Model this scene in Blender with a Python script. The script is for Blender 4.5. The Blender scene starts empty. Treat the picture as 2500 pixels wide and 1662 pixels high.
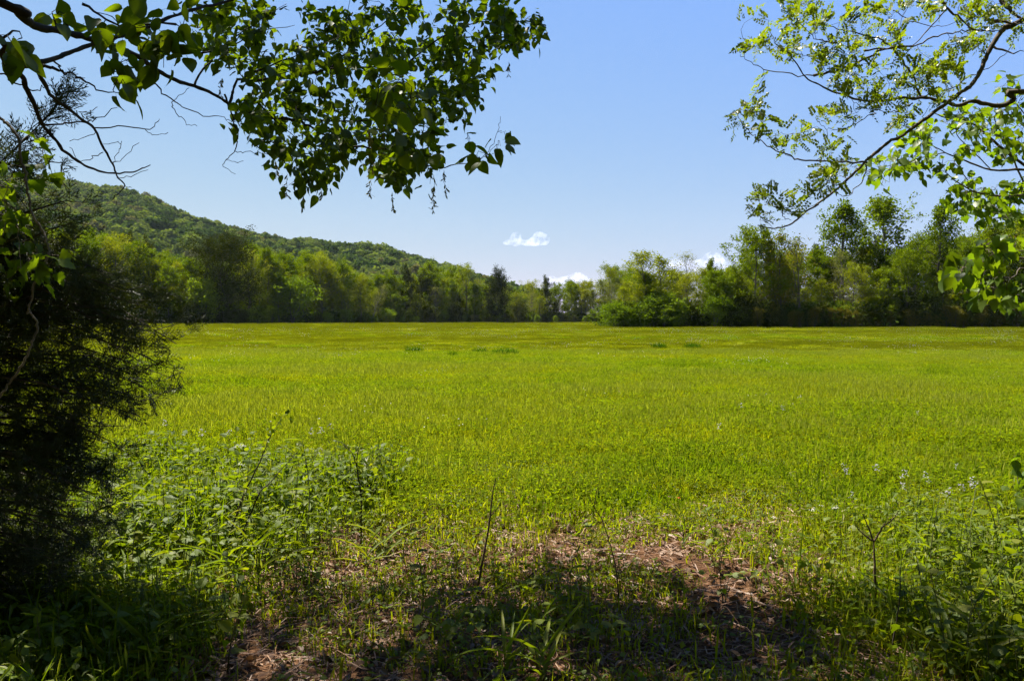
import bpy, bmesh, math, random
import numpy as np
from mathutils import Matrix, Vector
random.seed(7)
SC = bpy.context.scene
COL = SC.collection

# ------------------------------------------------------------------ camera
CAM_H = 1.65
LENS = 30.0
FPX = LENS / 36.0 * 2500.0          # focal length in pixels of the 2500 px wide photograph
PITCH = math.atan((831.0 - 780.0) / FPX)
cam_d = bpy.data.cameras.new('camera')
cam_d.lens = LENS; cam_d.sensor_width = 36.0
cam_d.clip_start = 0.05; cam_d.clip_end = 60000.0
cam = bpy.data.objects.new('camera', cam_d); COL.objects.link(cam)
cam.location = (0, 0, CAM_H)
cam.rotation_euler = (math.radians(90) - PITCH, 0, 0)
SC.camera = cam

# ------------------------------------------------------------------ light
SUN_AZ = math.radians(-50.0)        # measured from +Y (view direction) towards +X
SUN_EL = math.radians(60.0)
sun_dir = Vector((math.sin(SUN_AZ) * math.cos(SUN_EL), math.cos(SUN_AZ) * math.cos(SUN_EL), math.sin(SUN_EL)))
world = bpy.data.worlds.new('World'); SC.world = world
world.use_nodes = True
wn = world.node_tree.nodes; wl = world.node_tree.links
for n in list(wn): wn.remove(n)
sky = wn.new('ShaderNodeTexSky'); sky.sky_type = 'NISHITA'; sky.sun_disc = False
sky.sun_elevation = SUN_EL; sky.sun_rotation = SUN_AZ
sky.air_density = 1.0; sky.dust_density = 0.05; sky.ozone_density = 3.0; sky.altitude = 300
bg = wn.new('ShaderNodeBackground'); bg.inputs['Strength'].default_value = 0.10
out = wn.new('ShaderNodeOutputWorld')
# camera-like response of the sky: each channel rises more gently towards the bright horizon than the raw model
EXPO = 1.75
sp_ = wn.new('ShaderNodeSeparateColor'); cb_ = wn.new('ShaderNodeCombineColor')
wl.new(sky.outputs[0], sp_.inputs[0])
for i_, (ex_, k_) in enumerate(((0.754, 0.993), (0.449, 0.835), (-0.35, 0.775))):
    pw = wn.new('ShaderNodeMath'); pw.operation = 'POWER'; pw.inputs[1].default_value = ex_
    ml = wn.new('ShaderNodeMath'); ml.operation = 'MULTIPLY'; ml.inputs[1].default_value = k_ * (0.1 ** ex_) / 0.1 / 2 ** EXPO
    mxm = wn.new('ShaderNodeMath'); mxm.operation = 'MAXIMUM'; mxm.inputs[1].default_value = 4.0 if i_ == 2 else 0.0
    wl.new(sp_.outputs[i_], mxm.inputs[0]); wl.new(mxm.outputs[0], pw.inputs[0]); wl.new(pw.outputs[0], ml.inputs[0]); wl.new(ml.outputs[0], cb_.inputs[i_])
wl.new(cb_.outputs[0], bg.inputs['Color'])
wl.new(bg.outputs[0], out.inputs['Surface'])
sun_l = bpy.data.lights.new('sun', 'SUN'); sun_l.energy = 5.0; sun_l.angle = math.radians(0.53)
sun_l.color = (1.0, 0.94, 0.84)
sun_o = bpy.data.objects.new('sun', sun_l); COL.objects.link(sun_o)
sun_o.location = (0, 0, 60)
sun_o.rotation_euler = (-sun_dir).to_track_quat('-Z', 'Y').to_euler()
SC.view_settings.view_transform = 'Standard'
SC.view_settings.look = 'None'
SC.view_settings.exposure = EXPO
SC.view_settings.gamma = 1.0
SC.view_settings.use_curve_mapping = False
SC.render.engine = 'CYCLES'
cy = SC.cycles
cy.max_bounces = 6; cy.diffuse_bounces = 3; cy.glossy_bounces = 2; cy.transmission_bounces = 4
cy.transparent_max_bounces = 8; cy.volume_bounces = 1
cy.caustics_reflective = False; cy.caustics_refractive = False
cy.sample_clamp_indirect = 6.0
cy.use_adaptive_sampling = True; cy.adaptive_threshold = 0.02
cy.use_denoising = True; cy.denoiser = 'OPENIMAGEDENOISE'; cy.denoising_prefilter = 'NONE'; cy.denoising_input_passes = 'RGB_ALBEDO_NORMAL'

# ------------------------------------------------------------------ helpers
def RS(seed): return np.random.RandomState(seed)

def P(u, v, d):
    """photo pixel (2500 x 1662) at distance d along +Y -> world point"""
    a = (u - 1250.0) / FPX; b = (831.0 - v) / FPX
    c, s = math.cos(PITCH), math.sin(PITCH)
    D = np.array((a, c + b * s, -s + b * c))
    return np.array((0, 0, CAM_H)) + D * (d / D[1])

def PA(uvd):
    return np.array([P(*q) for q in uvd])

def G(u, v):
    """photo pixel below the horizon -> point of the ground plane"""
    a = (u - 1250.0) / FPX; b = (831.0 - v) / FPX
    c, s = math.cos(PITCH), math.sin(PITCH)
    D = np.array((a, c + b * s, -s + b * c))
    return np.array((D[0], D[1])) * (CAM_H / -D[2])

def proj(p):
    """world points (n,3) -> photo pixels u, v and depth"""
    c, s = math.cos(PITCH), math.sin(PITCH)
    q = p - np.array((0, 0, CAM_H))
    z = q[:, 1] * c - q[:, 2] * s
    y = q[:, 1] * s + q[:, 2] * c
    z = np.where(np.abs(z) < 1e-4, 1e-4, z)
    return 1250 + FPX * q[:, 0] / z, 831 - FPX * y / z, z

class MB:
    """collects vertices and faces and links them as ONE mesh"""
    def __init__(s): s.v = []; s.f = []; s.n = 0
    def add(s, V, F, mi=0):
        V = np.asarray(V, dtype=np.float64).reshape(-1, 3)
        if isinstance(F, np.ndarray): F = [F]
        for f in F:
            if len(f): s.f.append((np.asarray(f, dtype=np.int64) + s.n, mi))
        s.v.append(V); s.n += len(V)
    def mesh(s, name, mats, smooth=False):
        me = bpy.data.meshes.new(name)
        V = np.concatenate(s.v) if s.v else np.zeros((0, 3))
        me.vertices.add(len(V)); me.vertices.foreach_set('co', V.astype(np.float32).ravel())
        loops = []; starts = []; mids = []; k = 0
        for f, mi in s.f:
            m, n = f.shape
            loops.append(f.ravel()); starts.append(k + np.arange(m) * n); k += m * n
            mids.append(np.full(m, mi))
        if loops:
            L = np.concatenate(loops); S = np.concatenate(starts); M = np.concatenate(mids)
            me.loops.add(len(L)); me.loops.foreach_set('vertex_index', L.astype(np.int32))
            me.polygons.add(len(S)); me.polygons.foreach_set('loop_start', S.astype(np.int32))
            me.polygons.foreach_set('material_index', M.astype(np.int32))
            me.polygons.foreach_set('use_smooth', np.full(len(S), smooth))
        for m in (mats if isinstance(mats, (list, tuple)) else [mats]): me.materials.append(m)
        me.update(calc_edges=True); me.validate()
        return me
    def build(s, name, mats, parent=None, smooth=False, loc=None):
        return link(name, s.mesh(name, mats, smooth), parent, loc)

def link(name, me, parent=None, loc=None):
    o = bpy.data.objects.new(name, me); COL.objects.link(o)
    if parent is not None: o.parent = parent
    if loc is not None: o.location = loc
    return o

def tag(o, label=None, cat=None, group=None, kind=None):
    if label: o['label'] = label
    if cat: o['category'] = cat
    if group: o['group'] = group
    if kind: o['kind'] = kind
    return o

def thing(name, label, cat, loc=(0, 0, 0), group=None):
    o = bpy.data.objects.new(name, None); COL.objects.link(o)
    o.location = loc; o.empty_display_size = 0.2
    return tag(o, label, cat, group)

def tube(mb, pts, rad, sides=6, mi=0, cap=True):
    pts = np.asarray(pts, dtype=np.float64); n = len(pts)
    rad = np.broadcast_to(np.asarray(rad, dtype=np.float64), (n,))
    T = np.gradient(pts, axis=0); T /= np.linalg.norm(T, axis=1, keepdims=True) + 1e-12
    ref = np.array((0.13, 0.21, 1.0)) if abs(T[:, 2]).mean() < 0.8 else np.array((1.0, 0.17, 0.1))
    X = np.cross(T, ref); X /= np.linalg.norm(X, axis=1, keepdims=True) + 1e-12
    Y = np.cross(T, X)
    a = np.arange(sides) * 2 * math.pi / sides
    V = pts[:, None, :] + rad[:, None, None] * (np.cos(a)[None, :, None] * X[:, None, :] + np.sin(a)[None, :, None] * Y[:, None, :])
    i = np.arange(n - 1)[:, None] * sides; j = np.arange(sides)[None, :]; j2 = (j + 1) % sides
    F = np.stack([i + j, i + j2, i + sides + j2, i + sides + j], axis=-1).reshape(-1, 4)
    V = V.reshape(-1, 3)
    mb.add(V, F, mi)

def spline(pts, per=4, jit=0.0, rs=None):
    """Catmull-Rom through pts"""
    p = np.asarray(pts, dtype=np.float64)
    q = np.vstack([2 * p[0] - p[1], p, 2 * p[-1] - p[-2]])
    o = []
    for k in range(1, len(q) - 2):
        for t in np.arange(per) / per:
            o.append(0.5 * (2 * q[k] + (q[k + 1] - q[k - 1]) * t + (2 * q[k - 1] - 5 * q[k] + 4 * q[k + 1] - q[k + 2]) * t * t + (3 * q[k] - q[k - 1] - 3 * q[k + 1] + q[k + 2]) * t ** 3))
    o.append(q[-2]); o = np.array(o)
    if jit and rs is not None: o[1:-1, :3] += rs.randn(len(o) - 2, 3) * jit
    return o

def norm(a): return a / (np.linalg.norm(a, axis=-1, keepdims=True) + 1e-12)

def frames(D, N, scale):
    """rotation*scale matrices with y along D, z near N"""
    y = norm(D); x = norm(np.cross(y, N)); z = np.cross(x, y)
    M = np.stack([x, y, z], axis=-1)
    return M * np.asarray(scale).reshape(-1, 1, 1)

def stamp(mb, proto, M, T, mi=0):
    V0, Fs = proto
    n = len(T)
    if n == 0: return
    V = np.einsum('nij,kj->nki', M, V0) + T[:, None, :]
    k = len(V0)
    mb.add(V.reshape(-1, 3), [(np.asarray(f)[None] + (np.arange(n) * k)[:, None, None]).reshape(-1, np.asarray(f).shape[1]) for f in Fs], mi)

def rdir(rs, n): return norm(rs.randn(n, 3))

def pin(poly, pts):
    """points (n,2) inside polygon"""
    poly = np.asarray(poly, float); x, y = pts[:, 0], pts[:, 1]
    r = np.zeros(len(pts), bool); j = len(poly) - 1
    for i in range(len(poly)):
        xi, yi = poly[i]; xj, yj = poly[j]
        c = ((yi > y) != (yj > y)) & (x < (xj - xi) * (y - yi) / (yj - yi + 1e-12) + xi)
        r ^= c; j = i
    return r

def in_poly(rs, poly, n):
    poly = np.asarray(poly, float); lo, hi = poly.min(0), poly.max(0); o = []
    while sum(map(len, o)) < n:
        c = lo + (hi - lo) * rs.rand(n * 3, 2); o.append(c[pin(poly, c)])
    return np.concatenate(o)[:n]

# smooth value noise on the plane for scattering decisions
_NR = RS(99).rand(256, 256)
def vnoise(x, y, s):
    x = np.asarray(x) / s + 57.3; y = np.asarray(y) / s + 31.7
    i = np.floor(x).astype(int); j = np.floor(y).astype(int); fx = x - i; fy = y - j
    fx = fx * fx * (3 - 2 * fx); fy = fy * fy * (3 - 2 * fy)
    g = lambda a, b: _NR[a % 256, b % 256]
    return (g(i, j) * (1 - fx) + g(i + 1, j) * fx) * (1 - fy) + (g(i, j + 1) * (1 - fx) + g(i + 1, j + 1) * fx) * fy

# ------------------------------------------------------------------ materials
def nmat(name):
    m = bpy.data.materials.new(name); m.use_nodes = True
    nt = m.node_tree
    for n in list(nt.nodes): nt.nodes.remove(n)
    return m, nt.nodes, nt.links

def ramp(nodes, stops):
    r = nodes.new('ShaderNodeValToRGB'); e = r.color_ramp.elements
    while len(e) > 1: e.remove(e[-1])
    e[0].position = stops[0][0]; e[0].color = (*stops[0][1], 1)
    for p, c in stops[1:]:
        k = e.new(p); k.color = (*c, 1)
    return r

def leaf_mat(name, cols, trans, tfac=0.4, rough=0.45, spec=0.4, island=True, noise=None, bump=False):
    """cols: list of base colours picked at random per leaf / per object; trans: colour of light passing through"""
    m, N, L = nmat(name)
    oi = N.new('ShaderNodeObjectInfo')
    ge = N.new('ShaderNodeNewGeometry')
    r = ramp(N, [(i / max(1, len(cols) - 1), c) for i, c in enumerate(cols)])
    add = N.new('ShaderNodeMath'); add.operation = 'MULTIPLY_ADD'
    add.inputs[1].default_value = 0.55 if island else 0.0
    L.new(ge.outputs['Random Per Island'], add.inputs[0])
    mul = N.new('ShaderNodeMath'); mul.operation = 'MULTIPLY'; mul.inputs[1].default_value = 0.45 if island else 1.0
    L.new(oi.outputs['Random'], mul.inputs[0]); L.new(mul.outputs[0], add.inputs[2])
    L.new(add.outputs[0], r.inputs[0])
    col = r.outputs[0]
    if noise:
        scale, amt, tint = noise
        tn = N.new('ShaderNodeTexNoise'); tn.inputs['Scale'].default_value = scale; tn.inputs['Detail'].default_value = 3
        L.new(ge.outputs['Position'], tn.inputs['Vector'])
        mr = N.new('ShaderNodeMapRange'); mr.inputs[1].default_value = 0.38; mr.inputs[2].default_value = 0.66
        mr.inputs[4].default_value = amt
        L.new(tn.outputs['Fac'], mr.inputs[0])
        mx = N.new('ShaderNodeMix'); mx.data_type = 'RGBA'
        L.new(mr.outputs[0], mx.inputs[0]); L.new(col, mx.inputs[6]); mx.inputs[7].default_value = (*tint, 1)
        col = mx.outputs[2]
    pb = N.new('ShaderNodeBsdfDiffuse'); L.new(col, pb.inputs['Color'])
    if spec >= .07:                     # waxy leaves: an even faint gloss over the matt body
        gl = N.new('ShaderNodeBsdfGlossy'); gl.inputs['Roughness'].default_value = rough; gl.inputs['Color'].default_value = (1, 1, 1, 1)
        gm_ = N.new('ShaderNodeMixShader'); gm_.inputs[0].default_value = spec * .16
        L.new(pb.outputs[0], gm_.inputs[1]); L.new(gl.outputs[0], gm_.inputs[2]); pb = gm_
    tr = N.new('ShaderNodeBsdfTranslucent')
    tm = N.new('ShaderNodeMix'); tm.data_type = 'RGBA'; tm.blend_type = 'MULTIPLY'; tm.inputs[0].default_value = 1.0
    L.new(col, tm.inputs[6]); tm.inputs[7].default_value = (*trans, 1)
    L.new(tm.outputs[2], tr.inputs['Color'])
    mx = N.new('ShaderNodeMixShader'); mx.inputs[0].default_value = tfac
    L.new(pb.outputs[0], mx.inputs[1]); L.new(tr.outputs[0], mx.inputs[2])
    o = N.new('ShaderNodeOutputMaterial'); L.new(mx.outputs[0], o.inputs['Surface'])
    return m

def bark_mat(name, c1, c2, scale=6.0, stretch=0.15):
    m, N, L = nmat(name)
    tc = N.new('ShaderNodeTexCoord'); mp = N.new('ShaderNodeMapping'); mp.inputs['Scale'].default_value = (1, 1, stretch)
    L.new(tc.outputs['Object'], mp.inputs[0])
    tn = N.new('ShaderNodeTexNoise'); tn.inputs['Scale'].default_value = scale; tn.inputs['Detail'].default_value = 5
    L.new(mp.outputs[0], tn.inputs['Vector'])
    r = ramp(N, [(0.3, c1), (0.7, c2)]); L.new(tn.outputs['Fac'], r.inputs[0])
    pb = N.new('ShaderNodeBsdfPrincipled'); pb.inputs['Roughness'].default_value = 0.85
    pb.inputs['Specular IOR Level'].default_value = 0.2
    L.new(r.outputs[0], pb.inputs['Base Color'])
    bp = N.new('ShaderNodeBump'); bp.inputs['Strength'].default_value = 0.5; bp.inputs['Distance'].default_value = 0.02
    L.new(tn.outputs['Fac'], bp.inputs['Height']); L.new(bp.outputs[0], pb.inputs['Normal'])
    o = N.new('ShaderNodeOutputMaterial'); L.new(pb.outputs[0], o.inputs['Surface'])
    return m

# ------------------------------------------------------------------ geometry-node scatter for uncountable ground cover
def scatter(name, pts, rotz, scale, idx, protos, label, cat=None):
    n = len(pts)
    me = bpy.data.meshes.new(name)
    me.vertices.add(n); me.vertices.foreach_set('co', np.asarray(pts, np.float32).ravel())
    a = me.attributes.new('rotz', 'FLOAT', 'POINT'); a.data.foreach_set('value', np.asarray(rotz, np.float32))
    a = me.attributes.new('scl', 'FLOAT', 'POINT'); a.data.foreach_set('value', np.asarray(scale, np.float32))
    a = me.attributes.new('vari', 'INT', 'POINT'); a.data.foreach_set('value', np.asarray(idx, np.int32))
    o = link(name, me)
    ng = bpy.data.node_groups.new(name + '_scatter', 'GeometryNodeTree')
    ng.interface.new_socket('Geometry', in_out='INPUT', socket_type='NodeSocketGeometry')
    ng.interface.new_socket('Geometry', in_out='OUTPUT', socket_type='NodeSocketGeometry')
    N, L = ng.nodes, ng.links
    gi = N.new('NodeGroupInput'); go = N.new('NodeGroupOutput')
    jn = N.new('GeometryNodeJoinGeometry')
    for k, pm in enumerate(reversed(protos)):
        po = bpy.data.objects.new(pm.name, pm)          # carries the mesh only, stays out of the scene
        oi = N.new('GeometryNodeObjectInfo'); oi.inputs['Object'].default_value = po
        gt = N.new('GeometryNodeGeometryToInstance')
        L.new(oi.outputs['Geometry'], gt.inputs[0]); L.new(gt.outputs[0], jn.inputs[0])
    ip = N.new('GeometryNodeInstanceOnPoints')
    L.new(gi.outputs[0], ip.inputs['Points']); L.new(jn.outputs[0], ip.inputs['Instance'])
    ip.inputs['Pick Instance'].default_value = True
    def attr(nm, ty):
        q = N.new('GeometryNodeInputNamedAttribute'); q.data_type = ty; q.inputs['Name'].default_value = nm
        return q.outputs['Attribute']
    L.new(attr('vari', 'INT'), ip.inputs['Instance Index'])
    cx = N.new('ShaderNodeCombineXYZ'); L.new(attr('rotz', 'FLOAT'), cx.inputs[2])
    er = N.new('FunctionNodeEulerToRotation'); L.new(cx.outputs[0], er.inputs[0])
    L.new(er.outputs[0], ip.inputs['Rotation'])
    L.new(attr('scl', 'FLOAT'), ip.inputs['Scale'])
    L.new(ip.outputs[0], go.inputs[0])
    md = o.modifiers.new('scatter', 'NODES'); md.node_group = ng
    tag(o, label, cat, kind='stuff')
    return o
# ------------------------------------------------------------------ ground
def sstep(a, b, x):
    t = np.clip((np.asarray(x, float) - a) / (b - a), 0, 1); return t * t * (3 - 2 * t)

def litter_at(x, y):
    """1 on the bare brown clearing under the trees, 0 in the grass"""
    x = np.asarray(x, float); y = np.asarray(y, float)
    edge = y + 1.3 * (vnoise(x, y, 0.8) - 0.5) + 0.8 * (vnoise(x + 9, y, 0.3) - 0.5)
    a = 1 - sstep(6.2, 8.6, edge)
    xl = x + 0.5 * (vnoise(x, y + 5, 0.5) - 0.5)
    b = sstep(-2.6, -1.5, xl) * (1 - sstep(1.3, 2.4, xl - 0.10 * (y - 4)))
    return np.clip(a * (0.30 + 0.70 * b), 0, 1)

def ground_z(x, y):
    x = np.asarray(x, float); y = np.asarray(y, float)
    r = np.hypot(x, y - 4)
    return (0.09 * (vnoise(x, y, 1.7) - 0.5) + 0.05 * (vnoise(x, y, 0.5) - 0.5)) * np.exp(-r / 30.0)

def nonuni(lo, hi, n, c, k):
    s = np.linspace(np.arcsinh((lo - c) / k), np.arcsinh((hi - c) / k), n); return c + k * np.sinh(s)

gx = nonuni(-3900, 2600, 330, 0, 2.2); gy = nonuni(-150, 2700, 330, 4.5, 2.0)
XX, YY = np.meshgrid(gx, gy)
ZZ = ground_z(XX, YY)
nx_, ny_ = len(gx), len(gy)
i = np.arange(ny_ - 1)[:, None] * nx_ + np.arange(nx_ - 1)[None, :]
mb = MB(); mb.add(np.stack([XX, YY, ZZ], -1).reshape(-1, 3), np.stack([i, i + 1, i + nx_ + 1, i + nx_], -1).reshape(-1, 4))

m_ground, N, L = nmat('meadow_soil')
at = N.new('ShaderNodeAttribute'); at.attribute_name = 'litter'
ge = N.new('ShaderNodeNewGeometry')
def nz(scale, detail, vec, rough=0.6):
    t = N.new('ShaderNodeTexNoise'); t.inputs['Scale'].default_value = scale; t.inputs['Detail'].default_value = detail
    t.inputs['Roughness'].default_value = rough; L.new(vec, t.inputs['Vector']); return t.outputs['Fac']
mp = N.new('ShaderNodeMapping'); mp.inputs['Scale'].default_value = (0.35, 1, 1); L.new(ge.outputs['Position'], mp.inputs[0])
far_n = nz(0.05, 6, mp.outputs[0], 0.65)
green = ramp(N, [(0.30, (0.070, 0.096, 0.003)), (0.48, (0.100, 0.122, 0.003)), (0.66, (0.130, 0.142, 0.005))])
L.new(far_n, green.inputs[0])
fine = nz(38, 5, ge.outputs['Position'])
brown = ramp(N, [(0.30, (0.020, 0.009, 0.004)), (0.5, (0.075, 0.035, 0.015)), (0.72, (0.16, 0.088, 0.042))])
L.new(fine, brown.inputs[0])
mx = N.new('ShaderNodeMix'); mx.data_type = 'RGBA'
L.new(at.outputs['Fac'], mx.inputs[0]); L.new(green.outputs[0], mx.inputs[6]); L.new(brown.outputs[0], mx.inputs[7])
pb = N.new('ShaderNodeBsdfPrincipled'); pb.inputs['Roughness'].default_value = 0.95; pb.inputs['Specular IOR Level'].default_value = 0.1
L.new(mx.outputs[2], pb.inputs['Base Color'])
bp = N.new('ShaderNodeBump'); bp.inputs['Strength'].default_value = 0.8; bp.inputs['Distance'].default_value = 0.03
L.new(fine, bp.inputs['Height']); L.new(bp.outputs[0], pb.inputs['Normal'])
o_ = N.new('ShaderNodeOutputMaterial'); L.new(pb.outputs[0], o_.inputs['Surface'])
gm = mb.mesh('ground', m_ground, True)
at_ = gm.attributes.new('litter', 'FLOAT', 'POINT')
lit = litter_at(XX, YY) * (np.hypot(XX, YY) < 60)
# under the woods the floor is leaf litter as well
wood = ((YY > 60) & ((XX > 0.19 * YY) & (YY > 159))) | (YY > 330 + 0.12 * XX)
lit = np.maximum(lit, wood * 0.85)
at_.data.foreach_set('value', lit.astype(np.float32).ravel())
ground = link('ground', gm); tag(ground, kind='structure')

# ------------------------------------------------------------------ meadow grass
M_GRASS = leaf_mat('meadow_grass', [(0.070, 0.098, 0.0030), (0.108, 0.130, 0.0040), (0.142, 0.155, 0.007)], (2.8, 2.6, 0.5), 0.5, 0.75, 0.03, True,
                   noise=(0.16, 0.35, (0.155, 0.158, 0.012)))
M_SEED = leaf_mat('grass_seed_heads', [(0.22, 0.25, 0.022), (0.30, 0.32, 0.055), (0.235, 0.25, 0.022)], (1.5, 1.55, 0.5), 0.45, 0.6, 0.03)
M_LUSH = leaf_mat('lush_grass', [(0.048, 0.084, 0.004), (0.078, 0.112, 0.005)], (2.8, 2.6, 0.4), 0.48, 0.6, 0.06)
M_CLOVER = leaf_mat('clover', [(0.056, 0.090, 0.004), (0.095, 0.128, 0.006)], (2.7, 2.5, 0.4), 0.45, 0.7, 0.06)

def blades(rs, mb, n, R, h0, h1, w, bend, mi=0, lean=0.25):
    r = R * np.sqrt(rs.rand(n)); a = rs.rand(n) * 2 * math.pi
    B = np.stack([r * np.cos(a), r * np.sin(a), np.full(n, -0.02)], -1)
    h = h0 + (h1 - h0) * rs.rand(n) ** 1.3
    az = rs.rand(n) * 2 * math.pi; bd = bend * rs.rand(n) + 0.05
    out = np.stack([np.cos(az), np.sin(az), np.zeros(n)], -1)
    fa = az + math.pi / 2 + rs.randn(n) * 0.5
    side = np.stack([np.cos(fa), np.sin(fa), np.zeros(n)], -1) * (w * (0.6 + 0.8 * rs.rand(n)))[:, None]
    up = np.array((0, 0, 1.0))
    p1 = B + up * (h * 0.55)[:, None] + out * (h * bd * 0.28)[:, None]
    p2 = B + up * (h * (1 - 0.35 * bd))[:, None] + out * (h * bd)[:, None]
    V = np.stack([B - side * .4, B + side * .4, p1 - side * .5, p1 + side * .5, p2], 1).reshape(-1, 3)
    k = np.arange(n)[:, None] * 5
    mb.add(V, [k + np.array([[0, 1, 3, 2]]), k + np.array([[2, 3, 4]])], mi)
    return B, p2

def grass_patch(name, seed, R, n, h0, h1, w, bend, seedn=0, clover=0, mats=None, sw=0.012):
    rs = RS(seed); mb = MB()
    blades(rs, mb, n, R, h0, h1, w, bend)
    if seedn:
        B, T = blades(rs, mb, seedn, R, h1 * 0.85, h1 * 1.25, w * 0.35, 0.4, 0)
        # seed heads: two crossed diamonds along the stem tip
        D = norm(T - B); L_ = 0.03 + 0.05 * rs.rand(seedn)
        for s in (0, 1):
            Nn = rdir(rs, seedn); X = norm(np.cross(D, Nn)) * sw
            q = np.stack([T - D * L_[:, None] * .3, T + D * L_[:, None] * .3 + X * .5, T + D * L_[:, None], T + D * L_[:, None] * .3 - X * .5], 1).reshape(-1, 3)
            mb.add(q, np.arange(seedn * 4).reshape(-1, 4), 1)
    if clover:
        r = R * np.sqrt(rs.rand(clover)); a = rs.rand(clover) * 6.283
        c = np.stack([r * np.cos(a), r * np.sin(a), 0.04 + 0.10 * rs.rand(clover)], -1)
        for t in range(3):
            aa = a * 7 + t * 2.094
            d = norm(np.stack([np.cos(aa), np.sin(aa), 0.15 + 0.35 * rs.randn(clover)], -1))
            x = norm(np.cross(d, np.array((0, 0, 1.0)) + 0.35 * rs.randn(clover, 3)))
            s = (0.007 + 0.008 * rs.rand(clover))[:, None]
            q = np.stack([c, c + d * s + x * s * .7, c + d * s * 2, c + d * s - x * s * .7], 1).reshape(-1, 3)
            mb.add(q, np.arange(clover * 4).reshape(-1, 4), 2)
    return mb.mesh(name, mats or [M_GRASS, M_SEED, M_CLOVER])

near_p = [grass_patch('grass_patch', 1, .42, 420, .05, .15, .0062, .9, 16, 90, sw=.008),
          grass_patch('grass_patch', 2, .42, 400, .06, .17, .0062, .9, 50, 30, sw=.008),
          grass_patch('grass_patch', 3, .42, 340, .04, .13, .0070, 1.0, 8, 160, sw=.008),
          grass_patch('grass_patch', 4, .42, 420, .06, .18, .0060, .8, 80, 0, sw=.008),
          grass_patch('grass_patch', 5, .42, 300, .08, .22, .0095, .8, 0, 20, [M_LUSH, M_SEED, M_CLOVER]),
          grass_patch('grass_patch', 6, .42, 380, .05, .15, .0065, .9, 30, 70, sw=.008)]
M_SEEDB = leaf_mat('brown_seed_grass', [(0.125, 0.145, 0.006), (0.155, 0.168, 0.010), (0.105, 0.130, 0.005)], (1.9, 1.8, 0.5), 0.45, 0.6, 0.03)
far_p = [grass_patch('grass_patch', 11, 1.0, 520, .08, .20, .020, .8, 180, 0, [M_GRASS, M_SEEDB, M_CLOVER], sw=.02),
         grass_patch('grass_patch', 12, 1.0, 560, .07, .18, .020, .9, 40, 0, sw=.018),
         grass_patch('grass_patch', 13, 1.0, 480, .09, .22, .018, .7, 260, 0, [M_GRASS, M_SEEDB, M_CLOVER], sw=.022),
         grass_patch('grass_patch', 14, 1.0, 460, .10, .24, .024, .8, 10, 0, [M_LUSH, M_SEED, M_CLOVER], sw=.02)]

def wedge(rs, y0, y1, dens, k=0.66, pad=2.5):
    A = (y1 - y0) * 2 * (k * y1 + pad); n = int(A * dens)
    y = y0 + (y1 - y0) * rs.rand(n); x = (rs.rand(n) * 2 - 1) * (k * y1 + pad)
    ok = np.abs(x) < k * y + pad
    return x[ok], y[ok]

def in_field(x, y):
    """the meadow, up to the edges of the woods"""
    return ~((x > 0.118 * y) & (y > 157)) & (y < d_edge_x(x, y))

def d_edge(u):
    return np.interp(u, [-600, 0, 400, 900, 1400, 1600], [235, 250, 265, 330, 400, 415])
def d_edge_x(x, y):
    return d_edge(1250 + FPX * np.asarray(x) / np.maximum(y, 1))

rs = RS(21)
X, Y, S, V = [], [], [], []
for y0, y1, dn in ((2.6, 9, 9.0), (9, 16, 8.0), (16, 26, 5.5), (26, 42, 4.0)):
    x, y = wedge(rs, y0, y1, dn)
    lt = litter_at(x, y)
    ok = rs.rand(len(x)) > lt * .97
    x, y = x[ok], y[ok]
    n1 = vnoise(x * .6, y, 6.0); n2 = vnoise(x * .7 + 40, y, 2.2); n3 = rs.rand(len(x))
    q = .36 * n1 + .24 * n2 + .4 * n3
    v = np.select([q < .30, q < .42, q < .52, q < .62], [4, 2, 0, 5], np.where(rs.rand(len(x)) < .5, 1, 3))
    v = np.where((y < 12) & (v == 3), 0, v)
    S.append((.75 + .6 * rs.rand(len(x))) * (0.85 + .5 * n2)); X.append(x); Y.append(y); V.append(v)
X, Y, S, V = map(np.concatenate, (X, Y, S, V))
scatter('grass', np.stack([X, Y, ground_z(X, Y)], -1), rs.rand(len(X)) * 6.283, S, V, near_p, 'bright green meadow grass of the open field', 'grass')
X, Y, S, V = [], [], [], []
for y0, y1, dn, sc in ((40, 70, 0.9, 1.0), (70, 120, 0.40, 1.35), (120, 220, 0.12, 2.0), (220, 410, 0.035, 2.8)):
    x, y = wedge(rs, y0, y1, dn); ok = in_field(x, y + 2); x, y = x[ok], y[ok]
    n1 = vnoise(x * .4, y, 16.0); q = .5 * n1 + .5 * rs.rand(len(x)) + .12 * sstep(70, 200, y)
    V.append(np.select([q < .28, q < .48, q < .62], [3, 1, 0], 2)); S.append(sc * (.55 + .4 * rs.rand(len(x)))); X.append(x); Y.append(y)
X, Y, S, V = map(np.concatenate, (X, Y, S, V))
scatter('distant_grass', np.stack([X, Y, 0 * X], -1), rs.rand(len(X)) * 6.283, S, V, far_p, 'tall seeding grass of the far field below the woods', 'grass')

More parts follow.
